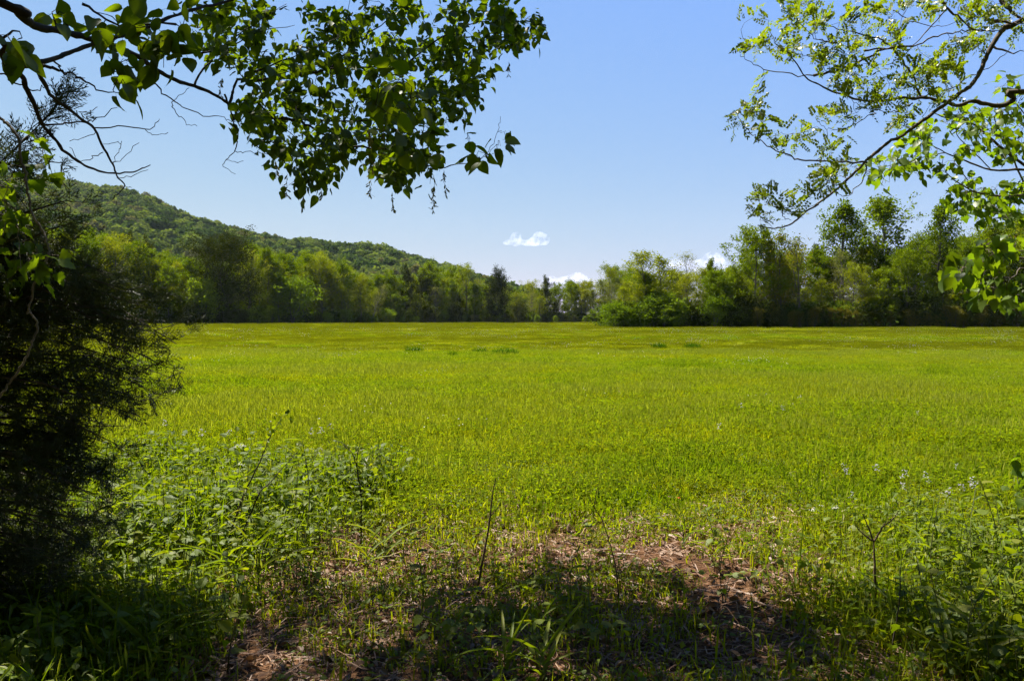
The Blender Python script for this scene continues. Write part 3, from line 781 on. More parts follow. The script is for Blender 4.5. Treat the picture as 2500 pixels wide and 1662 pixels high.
# ------------------------------------------------------------------ canopies: traced limbs, grown twigs, hanging leaves
class Canopy:
    def __init__(s, root, seed, bark):
        s.root = root; s.off = -np.array(root.location); s.rs = RS(seed); s.bark = bark
        s.np_ = []; s.nr = []; s.tw = MB(); s.twigs = []; s.lp = []; s.ld = []; s.ln = []; s.ls = []; s.lk = []
    def limb(s, pts, r0, r1, per=5, name='branch', nodes=True, sides=8, jit=.0015):
        p = spline(pts, per, jit, s.rs); r = r0 + (r1 - r0) * np.linspace(0, 1, len(p)) ** .85
        r = r * (1 + .08 * s.rs.randn(len(p)))
        mb = MB(); tube(mb, p, r, sides); mb.build(name, s.bark, s.root, True, s.off)
        if nodes: s.np_.append(p); s.nr.append(np.abs(r))
        return p
    def flat(s):
        s.np_ = [np.concatenate(s.np_)]; s.nr = [np.concatenate(s.nr)]
    def grow(s, targets, rmin=.0012, shrink=.5, sag=.04, rmax=.006):
        s.flat(); T = np.asarray(targets, float)
        D = np.linalg.norm(T[:, None] - s.np_[0][None], axis=2).min(1)
        new = []
        for k in np.argsort(D):
            N = s.np_[0]; dd = np.linalg.norm(N - T[k], axis=1); j = int(dd.argmin()); L_ = dd[j]
            if L_ < .02: L_ = .02
            q = np.linspace(0, 1, 5)[:, None]
            bend = s.rs.randn(3) * L_ * .14 + np.array((0, 0, L_ * .10))
            p = N[j] * (1 - q) + T[k] * q + bend * np.sin(q * math.pi) + s.rs.randn(5, 3) * .008 * (q > 0)
            p[-1, 2] -= sag * s.rs.rand()
            r0 = min(rmax, max(rmin * 1.6, s.nr[0][j] * shrink)); r = np.linspace(r0, rmin, 5)
            tube(s.tw, p, r, 4)
            s.np_[0] = np.vstack([N, p[1:]]); s.nr[0] = np.concatenate([s.nr[0], r[1:]])
            new.append(p)
        return new
    def leaves(s, paths, n, size, droop=.5, kinds=3, start=.35, spread=.03, side=.9, up=.55):
        rs = s.rs
        for p in paths:
            m = max(1, int(n * (.6 + .8 * rs.rand())))
            t = start + (1 - start) * rs.rand(m) ** .8
            c = lerp_path(p, t) + rs.randn(m, 3) * spread
            d = norm(p[-1] - p[0]) * .5 + rs.randn(m, 3) * side * .62 + np.array((0, 0, -droop))
            s.lp.append(c); s.ld.append(norm(d)); s.ln.append(norm(np.array((0, 0, 1.0)) + rs.randn(m, 3) * up))
            s.ls.append(size[0] + (size[1] - size[0]) * rs.rand(m)); s.lk.append(rs.randint(kinds, size=m))
    def finish(s, protos, mat, parts=300, cheap=None):
        tw = s.tw.build('twig_growth', s.bark, s.root, True, s.off); tw['kind'] = 'stuff'
        p, d, n, sz, k = map(np.concatenate, (s.lp, s.ld, s.ln, s.ls, s.lk))
        u, v, z = proj(p)
        px = np.where((z > .3) & (u > -30) & (u < 2530) & (v > -30) & (v < 1690), sz * FPX / np.maximum(z, .3), 0)
        order = np.argsort(-px)[:parts]; order = order[px[order] > 9]
        M = frames(d, n, sz)
        meshes = [proto_mesh('leaf', q, mat) for q in protos]
        for i in order:
            o = link('leaf', meshes[k[i]], s.root)
            W = Matrix([list(M[i][r]) + [p[i][r] + s.off[r]] for r in range(3)] + [[0, 0, 0, 1]])
            o.matrix_basis = W
        rest = np.ones(len(p), bool); rest[order] = False
        mb = MB()
        for q in range(len(protos)):
            w = rest & (k == q); stamp(mb, protos[q], M[w], p[w])
        if rest.any():
            f = mb.build('foliage', mat, s.root, True, s.off); f['kind'] = 'stuff'

def T3(rs, poly, n, d0, d1):
    q = in_poly(rs, poly, n); d = d0 + (d1 - d0) * rs.rand(n)
    return np.array([P(a, b, c) for (a, b), c in zip(q, d)])
def px(l, d0, d1, ox=0, oy=0, s=1.0):
    """traced points of one limb, its depth running from d0 to d1"""
    n = len(l); return PA([(ox + x * s, oy + y * s, d0 + (d1 - d0) * k / (n - 1)) for k, (x, y) in enumerate(l)])

# ---- overhanging tree on the left
root = thing('overhanging_tree', 'broadleaf tree at top left, dark limbs and dense leaves hanging into the sky', 'tree', (-4.7, 2.7, 0))
C = Canopy(root, 11, M_LIMB); rs = C.rs
C.limb([(-4.7, 2.7, -.2), (-4.65, 2.75, 1.5), (-4.5, 2.9, 3.2), (-4.4, 3.1, 5.0), (-4.2, 3.6, 7.0), (-3.8, 4.6, 8.6)], .20, .07, 5, 'trunk', True, 12)
A = [(0, 6), (31, 18), (61, 46), (92, 66), (138, 75), (199, 89), (245, 104), (291, 119), (337, 138), (382, 171), (428, 196), (474, 211), (520, 230), (560, 254), (597, 269), (643, 285), (700, 291), (770, 294), (844, 296), (930, 292), (1010, 275)]
pa = px(A, 3.2, 5.6)
C.limb(np.vstack([[(-4.5, 2.9, 3.2), (-3.1, 3.0, 3.35)], pa]), .021, .0035, 4)
Bl = [(31, 165), (61, 156), (122, 147), (168, 129), (214, 113), (260, 98), (306, 86), (337, 77), (398, 49), (444, 34), (490, 18), (536, 9), (600, -10), (700, -50)]
C.limb(px(Bl, 2.9, 4.4), .010, .006, 4)
Cl = [(-60, 60), (6, 135), (31, 165), (55, 187), (67, 220), (86, 260), (101, 300), (138, 346), (171, 380), (208, 404), (251, 421), (306, 423), (337, 416), (367, 403)]
c3 = px(Cl, 2.8, 3.4); C.limb(np.vstack([[(-4.5, 2.9, 3.2), (-2.6, 2.7, 3.0)], c3]), .014, .0018, 4)
Dl = [(83, 165), (107, 202), (129, 239), (168, 266), (202, 294), (230, 315), (254, 364), (276, 401), (285, 429), (303, 453), (282, 478), (272, 490)]
C.limb(px([(31, 165)] + Dl, 2.85, 3.5), .0085, .0014, 4)
small = [([(230, 312), (306, 309), (367, 315), (389, 291)], 3.3, .003), ([(355, 317), (378, 329), (410, 324)], 3.35, .0014), ([(107, 305), (159, 303), (208, 295), (245, 285), (286, 263)], 3.1, .0040),
         ([(76, 162), (132, 168), (168, 181), (208, 191)], 2.95, .0085), ([(184, 190), (220, 205), (266, 228), (306, 222)], 3.0, .0042), ([(131, 150), (153, 171), (168, 181)], 2.95, .0035),
         ([(330, 150), (349, 181), (389, 220), (425, 246), (444, 260), (496, 282), (545, 289), (566, 298)], 3.9, .0042), ([(425, 246), (421, 263), (444, 288), (456, 301), (481, 308)], 3.9, .0022),
         ([(425, 246), (440, 232), (462, 215)], 3.9, .0016), ([(548, 230), (560, 266), (575, 306), (581, 340), (572, 364), (551, 392), (548, 407), (575, 425)], 4.5, .0050), ([(572, 368), (600, 372), (640, 374), (672, 385)], 4.5, .0022),
         ([(551, 390), (575, 397), (594, 393)], 4.5, .0013), ([(0, 181), (31, 202), (86, 217), (110, 214), (144, 200)], 2.9, .0032), ([(251, 372), (225, 385), (196, 392), (170, 360)], 3.3, .0018),
         ([(276, 400), (300, 385), (340, 349)], 3.4, .0013), ([(285, 435), (320, 430), (361, 415)], 3.45, .0015), ([(252, 352), (280, 350), (297, 345)], 3.35, .0012), ([(303, 453), (321, 458)], 3.5, .0012),
         ([(210, 291), (220, 275), (238, 262)], 3.25, .0016), ([(235, 320), (205, 337), (170, 345)], 3.3, .0014), ([(272, 398), (290, 370), (296, 352)], 3.4, .0012), ([(430, 60), (350, 60), (290, 50), (220, 20)], 3.5, .005),
         ([(200, 10), (260, 45), (330, 75), (400, 95), (470, 130)], 3.7, .006), ([(490, 130), (560, 110), (640, 78), (720, 62)], 4.5, .006), ([(474, 211), (500, 160), (540, 120), (620, 60), (700, 10)], 4.6, .007),
         ([(685, 288), (736, 298), (776, 319), (820, 339), (861, 359), (939, 420), (965, 440)], 5.0, .009), ([(861, 359), (940, 365), (1010, 390), (1070, 408), (1130, 400), (1180, 385), (1222, 370)], 5.1, .006),
         ([(1176, 387), (1205, 350), (1218, 310), (1222, 285)], 5.1, .0022), ([(600, 200), (700, 190), (800, 170), (900, 165), (1000, 150), (1090, 130)], 5.4, .011), ([(800, 170), (870, 110), (930, 60), (990, 10)], 5.5, .008),
         ([(1000, 150), (1080, 90), (1150, 60), (1230, 50), (1320, 62)], 5.8, .006), ([(620, 245), (680, 300), (740, 350)], 4.9, .006), ([(560, 254), (580, 200), (640, 170), (740, 130), (850, 80)], 4.9, .010)]
for l, d, r in small: C.limb(px(l, d, d + .15), r, .0012, 4, 'branch', True, 6, .004)
TG = {'mass': T3(rs, [(470, 0), (1240, 0), (1290, 40), (1260, 100), (1180, 140), (1150, 240), (1080, 260), (1070, 380), (960, 420), (860, 400), (740, 440), (680, 400), (590, 320), (565, 230), (600, 175), (500, 140), (440, 70)], 330, 4.2, 7.2),
      'tip': T3(rs, [(1190, 10), (1290, 40), (1335, 62), (1300, 110), (1210, 120)], 20, 5.4, 6.0),
      'edge': T3(rs, [(1090, 140), (1190, 160), (1185, 240), (1120, 300), (1080, 300)], 20, 5.0, 6.0),
      'low': T3(rs, [(680, 400), (800, 400), (800, 450), (740, 470), (690, 440)], 9, 4.6, 5.2),
      'low2': T3(rs, [(900, 400), (1010, 400), (1100, 410), (1060, 440), (940, 450)], 12, 4.8, 5.3)}
paths = C.grow(np.concatenate(list(TG.values())))
C.leaves(paths, 13, (.042, .082), .40)
w = C.grow(T3(rs, [(1150, 290), (1240, 310), (1255, 350), (1190, 400), (1120, 380)], 8, 4.9, 5.2)); C.leaves(w, 3, (.085, .125), .7, start=.6, spread=.02)
w = C.grow(T3(rs, [(880, 190), (1010, 170), (1110, 290), (1100, 390), (960, 400), (880, 300)], 12, 3.6, 4.3), .0014); C.leaves(w, 5, (.075, .125), .55)
w = C.grow(T3(rs, [(350, 30), (450, 10), (450, 120), (370, 150), (340, 100)], 8, 3.1, 3.7)); C.leaves(w, 6, (.075, .12), .5)
w = C.grow(T3(rs, [(120, 0), (330, 0), (320, 110), (210, 120), (130, 60)], 11, 3.2, 3.9)); C.leaves(w, 5, (.06, .11), .35)
w = C.grow(T3(rs, [(0, 50), (60, 60), (100, 130), (60, 170), (0, 140)], 4, 2.5, 2.8)); C.leaves(w, 3, (.08, .13), .5)
w = C.grow(T3(rs, [(240, 130), (345, 130), (330, 190), (260, 190)], 6, 3.6, 3.9)); C.leaves(w, 6, (.05, .09), .4)
w = C.grow(T3(rs, [(285, 190), (325, 190), (325, 228), (290, 228)], 2, 3.0, 3.1)); C.leaves(w, 4, (.07, .11), .6, start=.7, spread=.015)
# the crown goes on overhead, out of the picture, and shades the clearing
def overhead(rs, n, x0, x1, y0, y1, z0, z1):
    q = np.stack([x0 + (x1 - x0) * rs.rand(n), y0 + (y1 - y0) * rs.rand(n), z0 + (z1 - z0) * rs.rand(n)], -1)
    return q
for k in range(7):
    e = np.array((-5.4 + .70 * k, 7.2 - .25 * abs(k - 3), 7.0 + .3 * (k % 3)))
    a0 = np.array((-4.3, 3.3, 5.6 + .3 * k)); mid = (a0 + e) / 2 + np.array((0, -.4, .7))
    C.limb([a0, (a0 + mid) / 2 + (0, 0, .25), mid, (mid + e) / 2 + (0, 0, .15), e], .06, .012, 4)
oh = overhead(rs, 190, -4.8, -1.0, 3.6, 7.8, 6.2, 8.6)
paths = C.grow(oh, .0025, .5, .04, .012)
C.leaves(paths, 52, (.09, .14), .30, spread=.17)
# strings of winged seeds
M_SEEDS = leaf_mat('winged_seeds', [(.10, .10, .03), (.16, .14, .05)], (1.5, 1.4, .6), .4, .6, .2)
for (u, v, d, L_) in ((740, 440, 4.8, .16), (700, 425, 4.8, .12), (1060, 425, 5.0, .22), (1085, 415, 5.0, .16), (905, 425, 4.9, .14), (960, 470, 4.9, .10), (935, 300, 4.0, .20), (905, 320, 4.0, .18), (540, 190, 4.4, .10), (675, 390, 4.6, .10), (1240, 150, 5.6, .1), (785, 430, 4.8, .12)):
    mb = MB(); p0 = P(u, v, d) + C.off; s_ = np.array([p0 + (rs.randn() * .006, rs.randn() * .006, -L_ * t) for t in np.linspace(0, 1, 6)])
    tube(mb, s_, .0012, 3)
    m = int(L_ * 130); c = lerp_path(s_, rs.rand(m)); dd = norm(rs.randn(m, 3) * .5 + (0, 0, -.9))
    stamp(mb, (np.array([[-.06, 0, 0], [.06, 0, 0], [.22, .7, .05], [.05, 1, 0], [-.12, .6, 0]]), [np.array([[0, 1, 2, 3, 4]])]), frames(dd, rdir(rs, m), .022 + .014 * rs.rand(m)), c)
    mb.build('seed_string', M_SEEDS, root)
C.finish(OVATE, M_LEAF, 300)

# ---- locust tree on the right
root = thing('locust_tree', 'feathery locust tree reaching in from the right, leaflets in rows on thin limbs', 'tree', (5.4, 5.2, 0))
C = Canopy(root, 12, M_LIMBG); rs = C.rs
C.limb([(5.4, 5.2, -.2), (5.35, 5.2, 1.4), (5.2, 5.25, 3.0), (4.9, 5.3, 4.6), (4.5, 5.4, 6.0), (4.0, 5.6, 7.2)], .13, .04, 5, 'trunk', True, 10)
S3 = 750 / 2352.0
r3 = lambda l, d0, d1: px(l, d0, d1, 1750, 0, S3)
S7 = 650 / 2216.0
R1 = [(2352, 150), (2230, 200), (2180, 240), (2120, 330), (2060, 450), (2010, 560), (1960, 640), (1900, 690), (1800, 760), (1720, 820), (1600, 910), (1500, 980), (1400, 1050), (1320, 1085), (1230, 1160), (1150, 1230), (1080, 1300), (980, 1390), (880, 1480), (760, 1568)]
R1s = [(1750 + x * S3, y * S3) for x, y in R1] + [(1850 + x * S7, 420 + y * S7) for x, y in ((500, 270), (400, 330), (330, 395), (250, 445), (140, 470), (60, 458), (0, 445))]
C.limb(np.vstack([[(4.9, 5.3, 4.6), (3.9, 5.1, 3.9)], px(R1s, 4.9, 4.6)]), .016, .0028, 4)
C.limb(np.vstack([[(5.2, 5.25, 3.0), (4.2, 5.1, 2.9)], r3([(2352, 700), (2280, 760), (2180, 810), (2050, 795), (1950, 775), (1850, 810), (1750, 780), (1600, 750), (1500, 755), (1400, 750), (1250, 775), (1100, 770), (1000, 735), (880, 700), (760, 640), (680, 590), (600, 470), (540, 400), (440, 330)], 4.9, 4.8)]), .016, .002, 4)
for l, d, r in (([(740, 580), (620, 575), (400, 540), (280, 490), (220, 450), (180, 420)], 4.8, .0035), ([(740, 580), (900, 550), (1050, 490), (1200, 420), (1300, 375), (1500, 350), (1650, 290), (1800, 250), (1900, 230), (2050, 235), (2180, 240)], 4.85, .0075),
                ([(1130, 390), (1300, 365), (1500, 350)], 4.85, .0065), ([(1560, 740), (1500, 580), (1420, 470), (1340, 370), (1250, 300), (1180, 280), (1000, 240), (900, 215), (800, 170), (680, 60)], 4.9, .0065),
                ([(920, 335), (850, 320), (760, 300), (700, 250), (640, 180), (580, 90), (540, 20)], 4.8, .0032), ([(1150, 1245), (1000, 1245), (800, 1235), (650, 1225), (560, 1190), (450, 1150), (330, 1080), (270, 1030), (200, 960), (160, 880)], 4.6, .0055),
                ([(1500, 790), (1400, 840), (1300, 855), (1150, 830), (1050, 790)], 4.8, .0035), ([(1220, 870), (1150, 890), (1050, 960), (950, 990), (880, 995), (820, 970), (770, 930)], 4.8, .003), ([(2180, 0), (2240, 70), (2310, 130), (2352, 150)], 4.9, .016),
                ([(1700, 0), (1770, 70), (1870, 150), (1980, 230), (2130, 245)], 4.9, .009), ([(1770, 70), (1650, 190), (1520, 330), (1400, 440), (1310, 495), (1120, 490)], 4.9, .0045), ([(1350, 80), (1480, 160), (1600, 195), (1720, 205), (1880, 150)], 4.9, .003),
                ([(1140, 1260), (1130, 1350), (1070, 1440), (990, 1505), (920, 1480)], 4.6, .004), ([(2100, 165), (2250, 175), (2352, 180)], 4.9, .012), ([(2120, 360), (2250, 400), (2352, 395)], 4.9, .007),
                ([(1560, 740), (1620, 730), (1800, 670), (1950, 580), (2080, 520), (2200, 420), (2280, 300), (2260, 210)], 4.95, .004), ([(920, 325), (760, 300)], 4.8, .004)):
    C.limb(r3(l, d, d - .1), r, max(.0012, r * .25), 4, 'branch', True, 6, .004)
for l in ([(120, 280), (200, 300), (320, 295), (430, 285), (500, 270)], [(0, 330), (40, 390), (120, 460)], [(200, 330), (230, 380), (280, 400)]): C.limb(px(l, 4.55, 4.6, 1850, 420, S7), .003, .001, 4, 'branch', True, 5, .004)
LC = [(290, 170), (360, 160), (350, 320), (300, 390), (250, 370), (430, 420), (480, 360), (560, 220), (600, 250), (580, 330), (560, 470), (200, 430), (550, 40), (640, 60), (700, 130), (620, 130), (760, 190), (840, 190), (780, 250), (960, 160), (1000, 120), (1050, 180), (1120, 150), (1190, 80), (1250, 60), (1170, 220), (1280, 200), (980, 280), (1060, 320), (1110, 370), (1010, 420), (900, 390), (850, 430), (950, 440), (1060, 430), (780, 520), (830, 490), (880, 600), (930, 590), (1000, 640), (1080, 650), (1130, 630), (1180, 720), (1000, 740), (1100, 720), (1290, 400), (1410, 270), (1460, 290), (1400, 350), (1430, 410), (1380, 60), (1480, 90), (1510, 60), (1600, 80), (1650, 110), (1680, 60), (1330, 600), (1300, 660), (1370, 650), (1420, 600), (1490, 620), (1560, 540), (1600, 470), (1620, 520), (1560, 620), (1660, 650), (1800, 520), (1850, 560), (1780, 470), (1740, 600), (1880, 620), (1800, 700), (1900, 300), (1760, 320), (1850, 350), (1900, 420), (1950, 330), (2000, 150), (2080, 160), (2170, 140), (2000, 100), (1900, 60), (2060, 250), (2200, 270), (2300, 200), (2300, 60), (2250, 30), (1130, 830), (1200, 800), (1260, 800), (1160, 860), (1380, 790), (1440, 860), (1600, 820), (1540, 790), (1680, 790), (820, 930), (900, 920), (790, 900), (1020, 910), (1060, 890), (200, 850), (150, 900), (260, 870), (270, 930), (180, 1000), (340, 960), (390, 940), (360, 1040), (420, 1040), (500, 1130), (570, 1090), (620, 1100), (880, 1130), (960, 1130), (830, 1160), (940, 1200), (880, 1300), (820, 1350), (900, 1370), (960, 1320), (1010, 1290), (860, 1420), (1420, 940), (1370, 990), (1470, 930), (2050, 330), (2130, 80), (1950, 30), (1840, 20), (2330, 20), (640, 20), (720, 90), (590, 10), (500, 280), (660, 470), (1680, 560), (1720, 500)]
rs_ = RS(33)
tg = np.array([P(1750 + x * S3 + rs_.randn() * 4, y * S3 + rs_.randn() * 4 - 6, 4.78 + .16 * rs_.randn()) for x, y in LC] +
              [P(1850 + x * S7, 420 + y * S7, 4.55) for x, y in ((30, 190), (80, 220), (190, 160), (200, 240), (420, 160), (440, 220), (20, 340), (70, 400), (230, 350), (280, 330), (560, 60), (600, 100), (640, 30))])
paths = C.grow(tg, .0009, .5, .0, .0024)
C.leaves(paths, 7.0, (.060, .105), -.2, 3, .3, .012, .8, .8)
C.finish(PINN, M_LOCUST, 300)

# ---- broadleaf tree behind the locust on the right
root = thing('young_broadleaf_tree', 'broadleaf tree at the right edge, toothed leaves below the locust limbs', 'tree', (6.2, 6.0, 0))
C = Canopy(root, 13, M_LIMBG); rs = C.rs
C.limb([(6.2, 6.0, -.2), (6.15, 6.0, 1.2), (6.0, 6.0, 2.6), (5.7, 6.0, 4.2), (5.4, 6.1, 5.6)], .10, .03, 5, 'trunk', True, 10)
for l, r, k in (([(2600, 1330), (2352, 1300), (2100, 1300), (1900, 1230), (1750, 1170), (1600, 1080)], .010, 0), ([(2600, 1490), (2300, 1500), (2150, 1500), (1980, 1470), (1850, 1400), (1750, 1320)], .010, 0),
                ([(2600, 1420), (2350, 1260), (2200, 1150), (2050, 1020), (1900, 920), (1750, 900), (1650, 860)], .012, 0), ([(2352, 1400), (2250, 1180), (2180, 1020), (2130, 920), (2150, 840)], .007, 1), ([(2500, 960), (2380, 900), (2280, 780)], .008, 0),
                ([(2100, 1300), (1950, 1150), (1850, 1050), (1830, 980)], .004, 1), ([(1750, 1170), (1600, 1200), (1450, 1250), (1350, 1300)], .004, 1), ([(1980, 1470), (1850, 1280), (1800, 1250)], .004, 1)):
    C.limb(r3(l, 5.6, 5.2), r, .0022, 4, 'branch', True, 6)
PG = [([(1000, 1230), (1120, 1170), (1250, 1180), (1400, 1150), (1420, 1330), (1330, 1420), (1180, 1390), (1080, 1320)], 26), ([(1350, 1060), (1500, 960), (1640, 900), (1720, 1000), (1680, 1200), (1600, 1350), (1420, 1330)], 40),
      ([(1650, 1180), (1760, 1150), (1760, 1320), (1680, 1320)], 7), ([(1700, 880), (1850, 800), (2100, 820), (2352, 760), (2352, 1000), (2150, 1100), (1900, 1050), (1750, 980)], 62), ([(2100, 1050), (2352, 1000), (2352, 1260), (2150, 1220)], 18),
      ([(1880, 1320), (2010, 1310), (2010, 1390), (1890, 1390)], 5), ([(1720, 1530), (1850, 1440), (2050, 1450), (2352, 1350), (2352, 1568), (1800, 1600)], 52), ([(2100, 520), (2352, 600), (2352, 760), (2100, 760)], 12), ([(1800, 1080), (1950, 1080), (1940, 1250), (1820, 1250)], 10),
      ([(1750, 1560), (2352, 1540), (2352, 1700), (2050, 1720), (1900, 1640)], 34)]
tg = np.concatenate([T3(rs, [(1750 + x * S3, y * S3) for x, y in pg], n, 5.0, 5.9) for pg, n in PG])
paths = C.grow(tg, .0011, .5, .03, .004)
C.leaves(paths, 3.5, (.040, .080), .45, 2, .4, .02, .9, .6)
# low sprig with big glossy leaves
for l in ([(2600, 560), (2400, 610), (2216, 650), (2050, 660), (1900, 620)], [(2500, 900), (2216, 800), (2130, 870), (1970, 955)], [(2400, 820), (2216, 900), (2150, 1000), (2050, 1020), (1900, 960)], [(2216, 720), (2050, 690), (1850, 720), (1700, 750)]):
    C.limb(px(l, 3.7, 3.5, 1850, 420, S7), .005, .0014, 4, 'branch', True, 6)
tg = np.concatenate([T3(rs, [(1850 + x * S7, 420 + y * S7) for x, y in pg], n, 3.3, 3.7) for pg, n in (
    ([(1800, 620), (1900, 540), (2216, 520), (2216, 720), (1900, 760), (1780, 720)], 22), ([(1620, 740), (1750, 680), (1860, 760), (1800, 900), (1640, 880)], 13), ([(1780, 880), (1900, 860), (2216, 860), (2216, 1080), (1950, 1080), (1800, 1060)], 24), ([(2080, 1100), (2216, 1060), (2216, 1150)], 3), ([(1550, 890), (1620, 880), (1620, 930)], 1))])
paths = C.grow(tg, .0011, .5, .03, .003); C.leaves(paths, 2.7, (.048, .080), .6, 2, .5, .015, .8, .5)
tg = T3(rs, [(2470, 1075), (2500, 1070), (2500, 1260), (2475, 1250)], 5, 4.2, 4.5)
C.limb(PA([(2720, 900, 4.6), (2600, 1020, 4.5), (2530, 1150, 4.4), (2500, 1220, 4.4)]), .006, .0015, 4)
paths = C.grow(tg, .0011); C.leaves(paths, 3, (.06, .10), .5, 2)
C.finish([LOBED[0], OVATE[0]], M_LEAFB, 300)
HAZE = 2.0e-5
# ------------------------------------------------------------------ red cedar at the left
root = thing('cedar_tree', 'dark red cedar filling the left edge, drooping needle sprays against the light', 'tree', (-3.55, 4.5, 0))
off = -np.array(root.location); rs = RS(61)
mb = MB(); tube(mb, spline([(-3.55, 4.5, -.1), (-3.5, 4.5, 1.0), (-3.48, 4.55, 2.2), (-3.4, 4.6, 3.4), (-3.3, 4.7, 4.6)], 5) + off, np.linspace(.13, .03, 21), 10); mb.build('trunk', M_LIMB, root, True)
def sprayproto(seed):
    rs = RS(seed); mb = MB(); cords = [(np.zeros(3), np.array((0, 1.0, -.12)))]
    for k in range(11):
        y = .06 + .86 * k / 10; s = 1 if k % 2 else -1; l = .52 * (1.05 - y) * (.7 + .5 * rs.rand()) + .08
        d = np.array((s * .75, .75, rs.randn() * .35)); d /= np.linalg.norm(d)
        p = np.array((0, y, -.12 * y)); cords.append((p, p + d * l))
        for j in range(4):
            q = p + d * l * (.25 + .2 * j); e = np.array((s * (.2 + .7 * (j % 2)), .9, rs.randn() * .5)); e /= np.linalg.norm(e)
            cords.append((q, q + e * (.07 + .09 * rs.rand())))
    A = np.array([c[0] for c in cords]); B = np.array([c[1] for c in cords]); D = norm(B - A)
    X = norm(np.cross(D, rdir(rs, len(A)))) * .017
    V = np.stack([A - X, A + X, B + X * .5, B - X * .5], 1).reshape(-1, 3)
    return V, [np.arange(len(V)).reshape(-1, 4)]
SPR = [sprayproto(k) for k in range(4)]
CR_V = [330, 420, 480, 600, 680, 760, 830, 900, 1000, 1060, 1150, 1210, 1300, 1420, 1560]
CR_U = [55, 55, 60, 110, 280, 395, 400, 360, 370, 310, 235, 265, 215, 175, 140]
tw = MB(); limbs = []
def cedar_limb(p0, p1, r, sag=.12, n=7):
    q = np.linspace(0, 1, n)[:, None]; L_ = np.linalg.norm(p1 - p0)
    p = p0 * (1 - q) + p1 * q + np.array((0, 0, sag * L_)) * np.sin(q * math.pi) + rs.randn(n, 3) * .012 * L_ * (q > 0)
    return p
nb_ = 0
for v in np.r_[np.arange(430, 640, 50), np.arange(640, 1640, 21)]:
    um = np.interp(v, CR_V, CR_U)
    for k in range(2):
        e = P(um * (.45 + .55 * rs.rand()) if k else um * (.9 + .12 * rs.rand()), v + rs.randn() * 14, 4.2 + .9 * rs.rand())
        zt = e[2] - .15 + .35 * rs.rand(); p0 = np.array((np.interp(zt, [0, 4.6], [-3.54, -3.3]), 4.5, max(.15, zt)))
        p = cedar_limb(p0, e, .01); r = np.linspace(.014, .002, 7)
        if nb_ < 40:
            m2 = MB(); tube(m2, p + off, r, 5); m2.build('branch', M_LIMBG, root, True)
        else: tube(tw, p + off, r, 4)
        nb_ += 1; limbs.append(p)
top = [px([(-60, 440), (0, 397), (50, 352), (95, 305), (130, 268), (165, 235)], 4.3, 4.4), px([(95, 305), (130, 270), (150, 235), (165, 205)], 4.35, 4.4), px([(0, 397), (60, 410), (120, 395), (170, 400)], 4.3, 4.2), px([(60, 520), (110, 505), (160, 490), (205, 495)], 4.2, 4.2), px([(40, 600), (120, 560), (190, 540)], 4.2, 4.1)]
for p in top: tube(tw, p + off, np.linspace(.007, .0015, len(p)), 4)
sp, sd, ss = [], [], []
def dress(p, n, size, side=.75):
    t = rs.rand(n) ** .85; c = lerp_path(p, t) + rs.randn(n, 3) * .012
    d = norm(p[-1] - p[0]) * .55 + rs.randn(n, 3) * side * .6 + np.array((0, 0, -.12))
    sp.append(c); sd.append(norm(d)); ss.append(size[0] + (size[1] - size[0]) * rs.rand(n))
    return c, norm(d)
for p in limbs:
    for j in range(9):
        b0 = lerp_path(p, np.array(.18 + .82 * (j + rs.rand()) / 9)); d = norm(p[-1] - p[0]) * .35 + rs.randn(3) * .75 + np.array((0, 0, -.18))
        e = b0 + norm(d) * (.14 + .20 * rs.rand()); q = np.stack([b0, (b0 + e) / 2 + rs.randn(3) * .012, e])
        tube(tw, q + off, (.0030, .002, .001), 3); dress(q, 11, (.055, .12), 1.1)
    dress(p, 11, (.055, .12), 1.1)
for p, n, s in zip(top, (36, 20, 14, 9, 9), ((.09, .17), (.08, .14), (.08, .15), (.08, .14), (.08, .13))): dress(p, n, s, .55)
sp, sd, ss = map(np.concatenate, (sp, sd, ss)); fm = MB()
pick = rs.randint(4, size=len(sp)); M = frames(sd, norm(rs.randn(len(sp), 3) + (0, 0, .8)), ss)
for k in range(4): stamp(fm, SPR[k], M[pick == k], sp[pick == k] + off)
f = fm.build('needle_foliage', M_CEDAR, root); f['kind'] = 'stuff'
t_ = tw.build('twig_growth', M_LIMBG, root, True); t_['kind'] = 'stuff'

# ---- vine hanging in front of the cedar
root = thing('hanging_vine', 'bare looping vine stem hanging in front of the cedar, few bright leaves', 'vine', tuple(P(0, 1000, 3.3) * (1, 1, 0)))
C = Canopy(root, 14, M_VINE); rs = C.rs
C.limb(px([(-60, 230), (0, 288), (24, 309), (46, 340), (52, 392), (64, 422), (63, 445), (70, 476), (80, 522), (101, 559), (116, 596), (119, 620), (104, 657), (83, 694), (77, 730), (66, 767)], 3.5, 3.3), .0065, .0035, 5, 'stem', True, 7, .002)
C.limb(px([(70, 755), (74, 766), (88, 780), (91, 800), (83, 828), (67, 866), (45, 905), (22, 935), (0, 965), (-60, 1040)], 3.3, 3.2), .0045, .0045, 5, 'stem', True, 7, .002)
w = C.grow(T3(rs, [(70, 625), (140, 600), (145, 640), (110, 680), (70, 660)], 4, 3.25, 3.35), .0012); C.leaves(w, 4, (.05, .09), .15, 2, .5, .015)
w = C.grow(T3(rs, [(0, 380), (70, 385), (60, 500), (50, 700), (0, 740)], 18, 3.9, 4.6), .0012); C.leaves(w, 6, (.05, .085), .35, 2, .4, .03)
w = C.grow(T3(rs, [(90, 360), (130, 350), (125, 430), (100, 430)], 4, 3.5, 3.8), .0012); C.leaves(w, 3, (.06, .09), .5, 2, .6, .02)
C.finish([LOBED[0], LOBED[1]], M_LEAFB, 120)

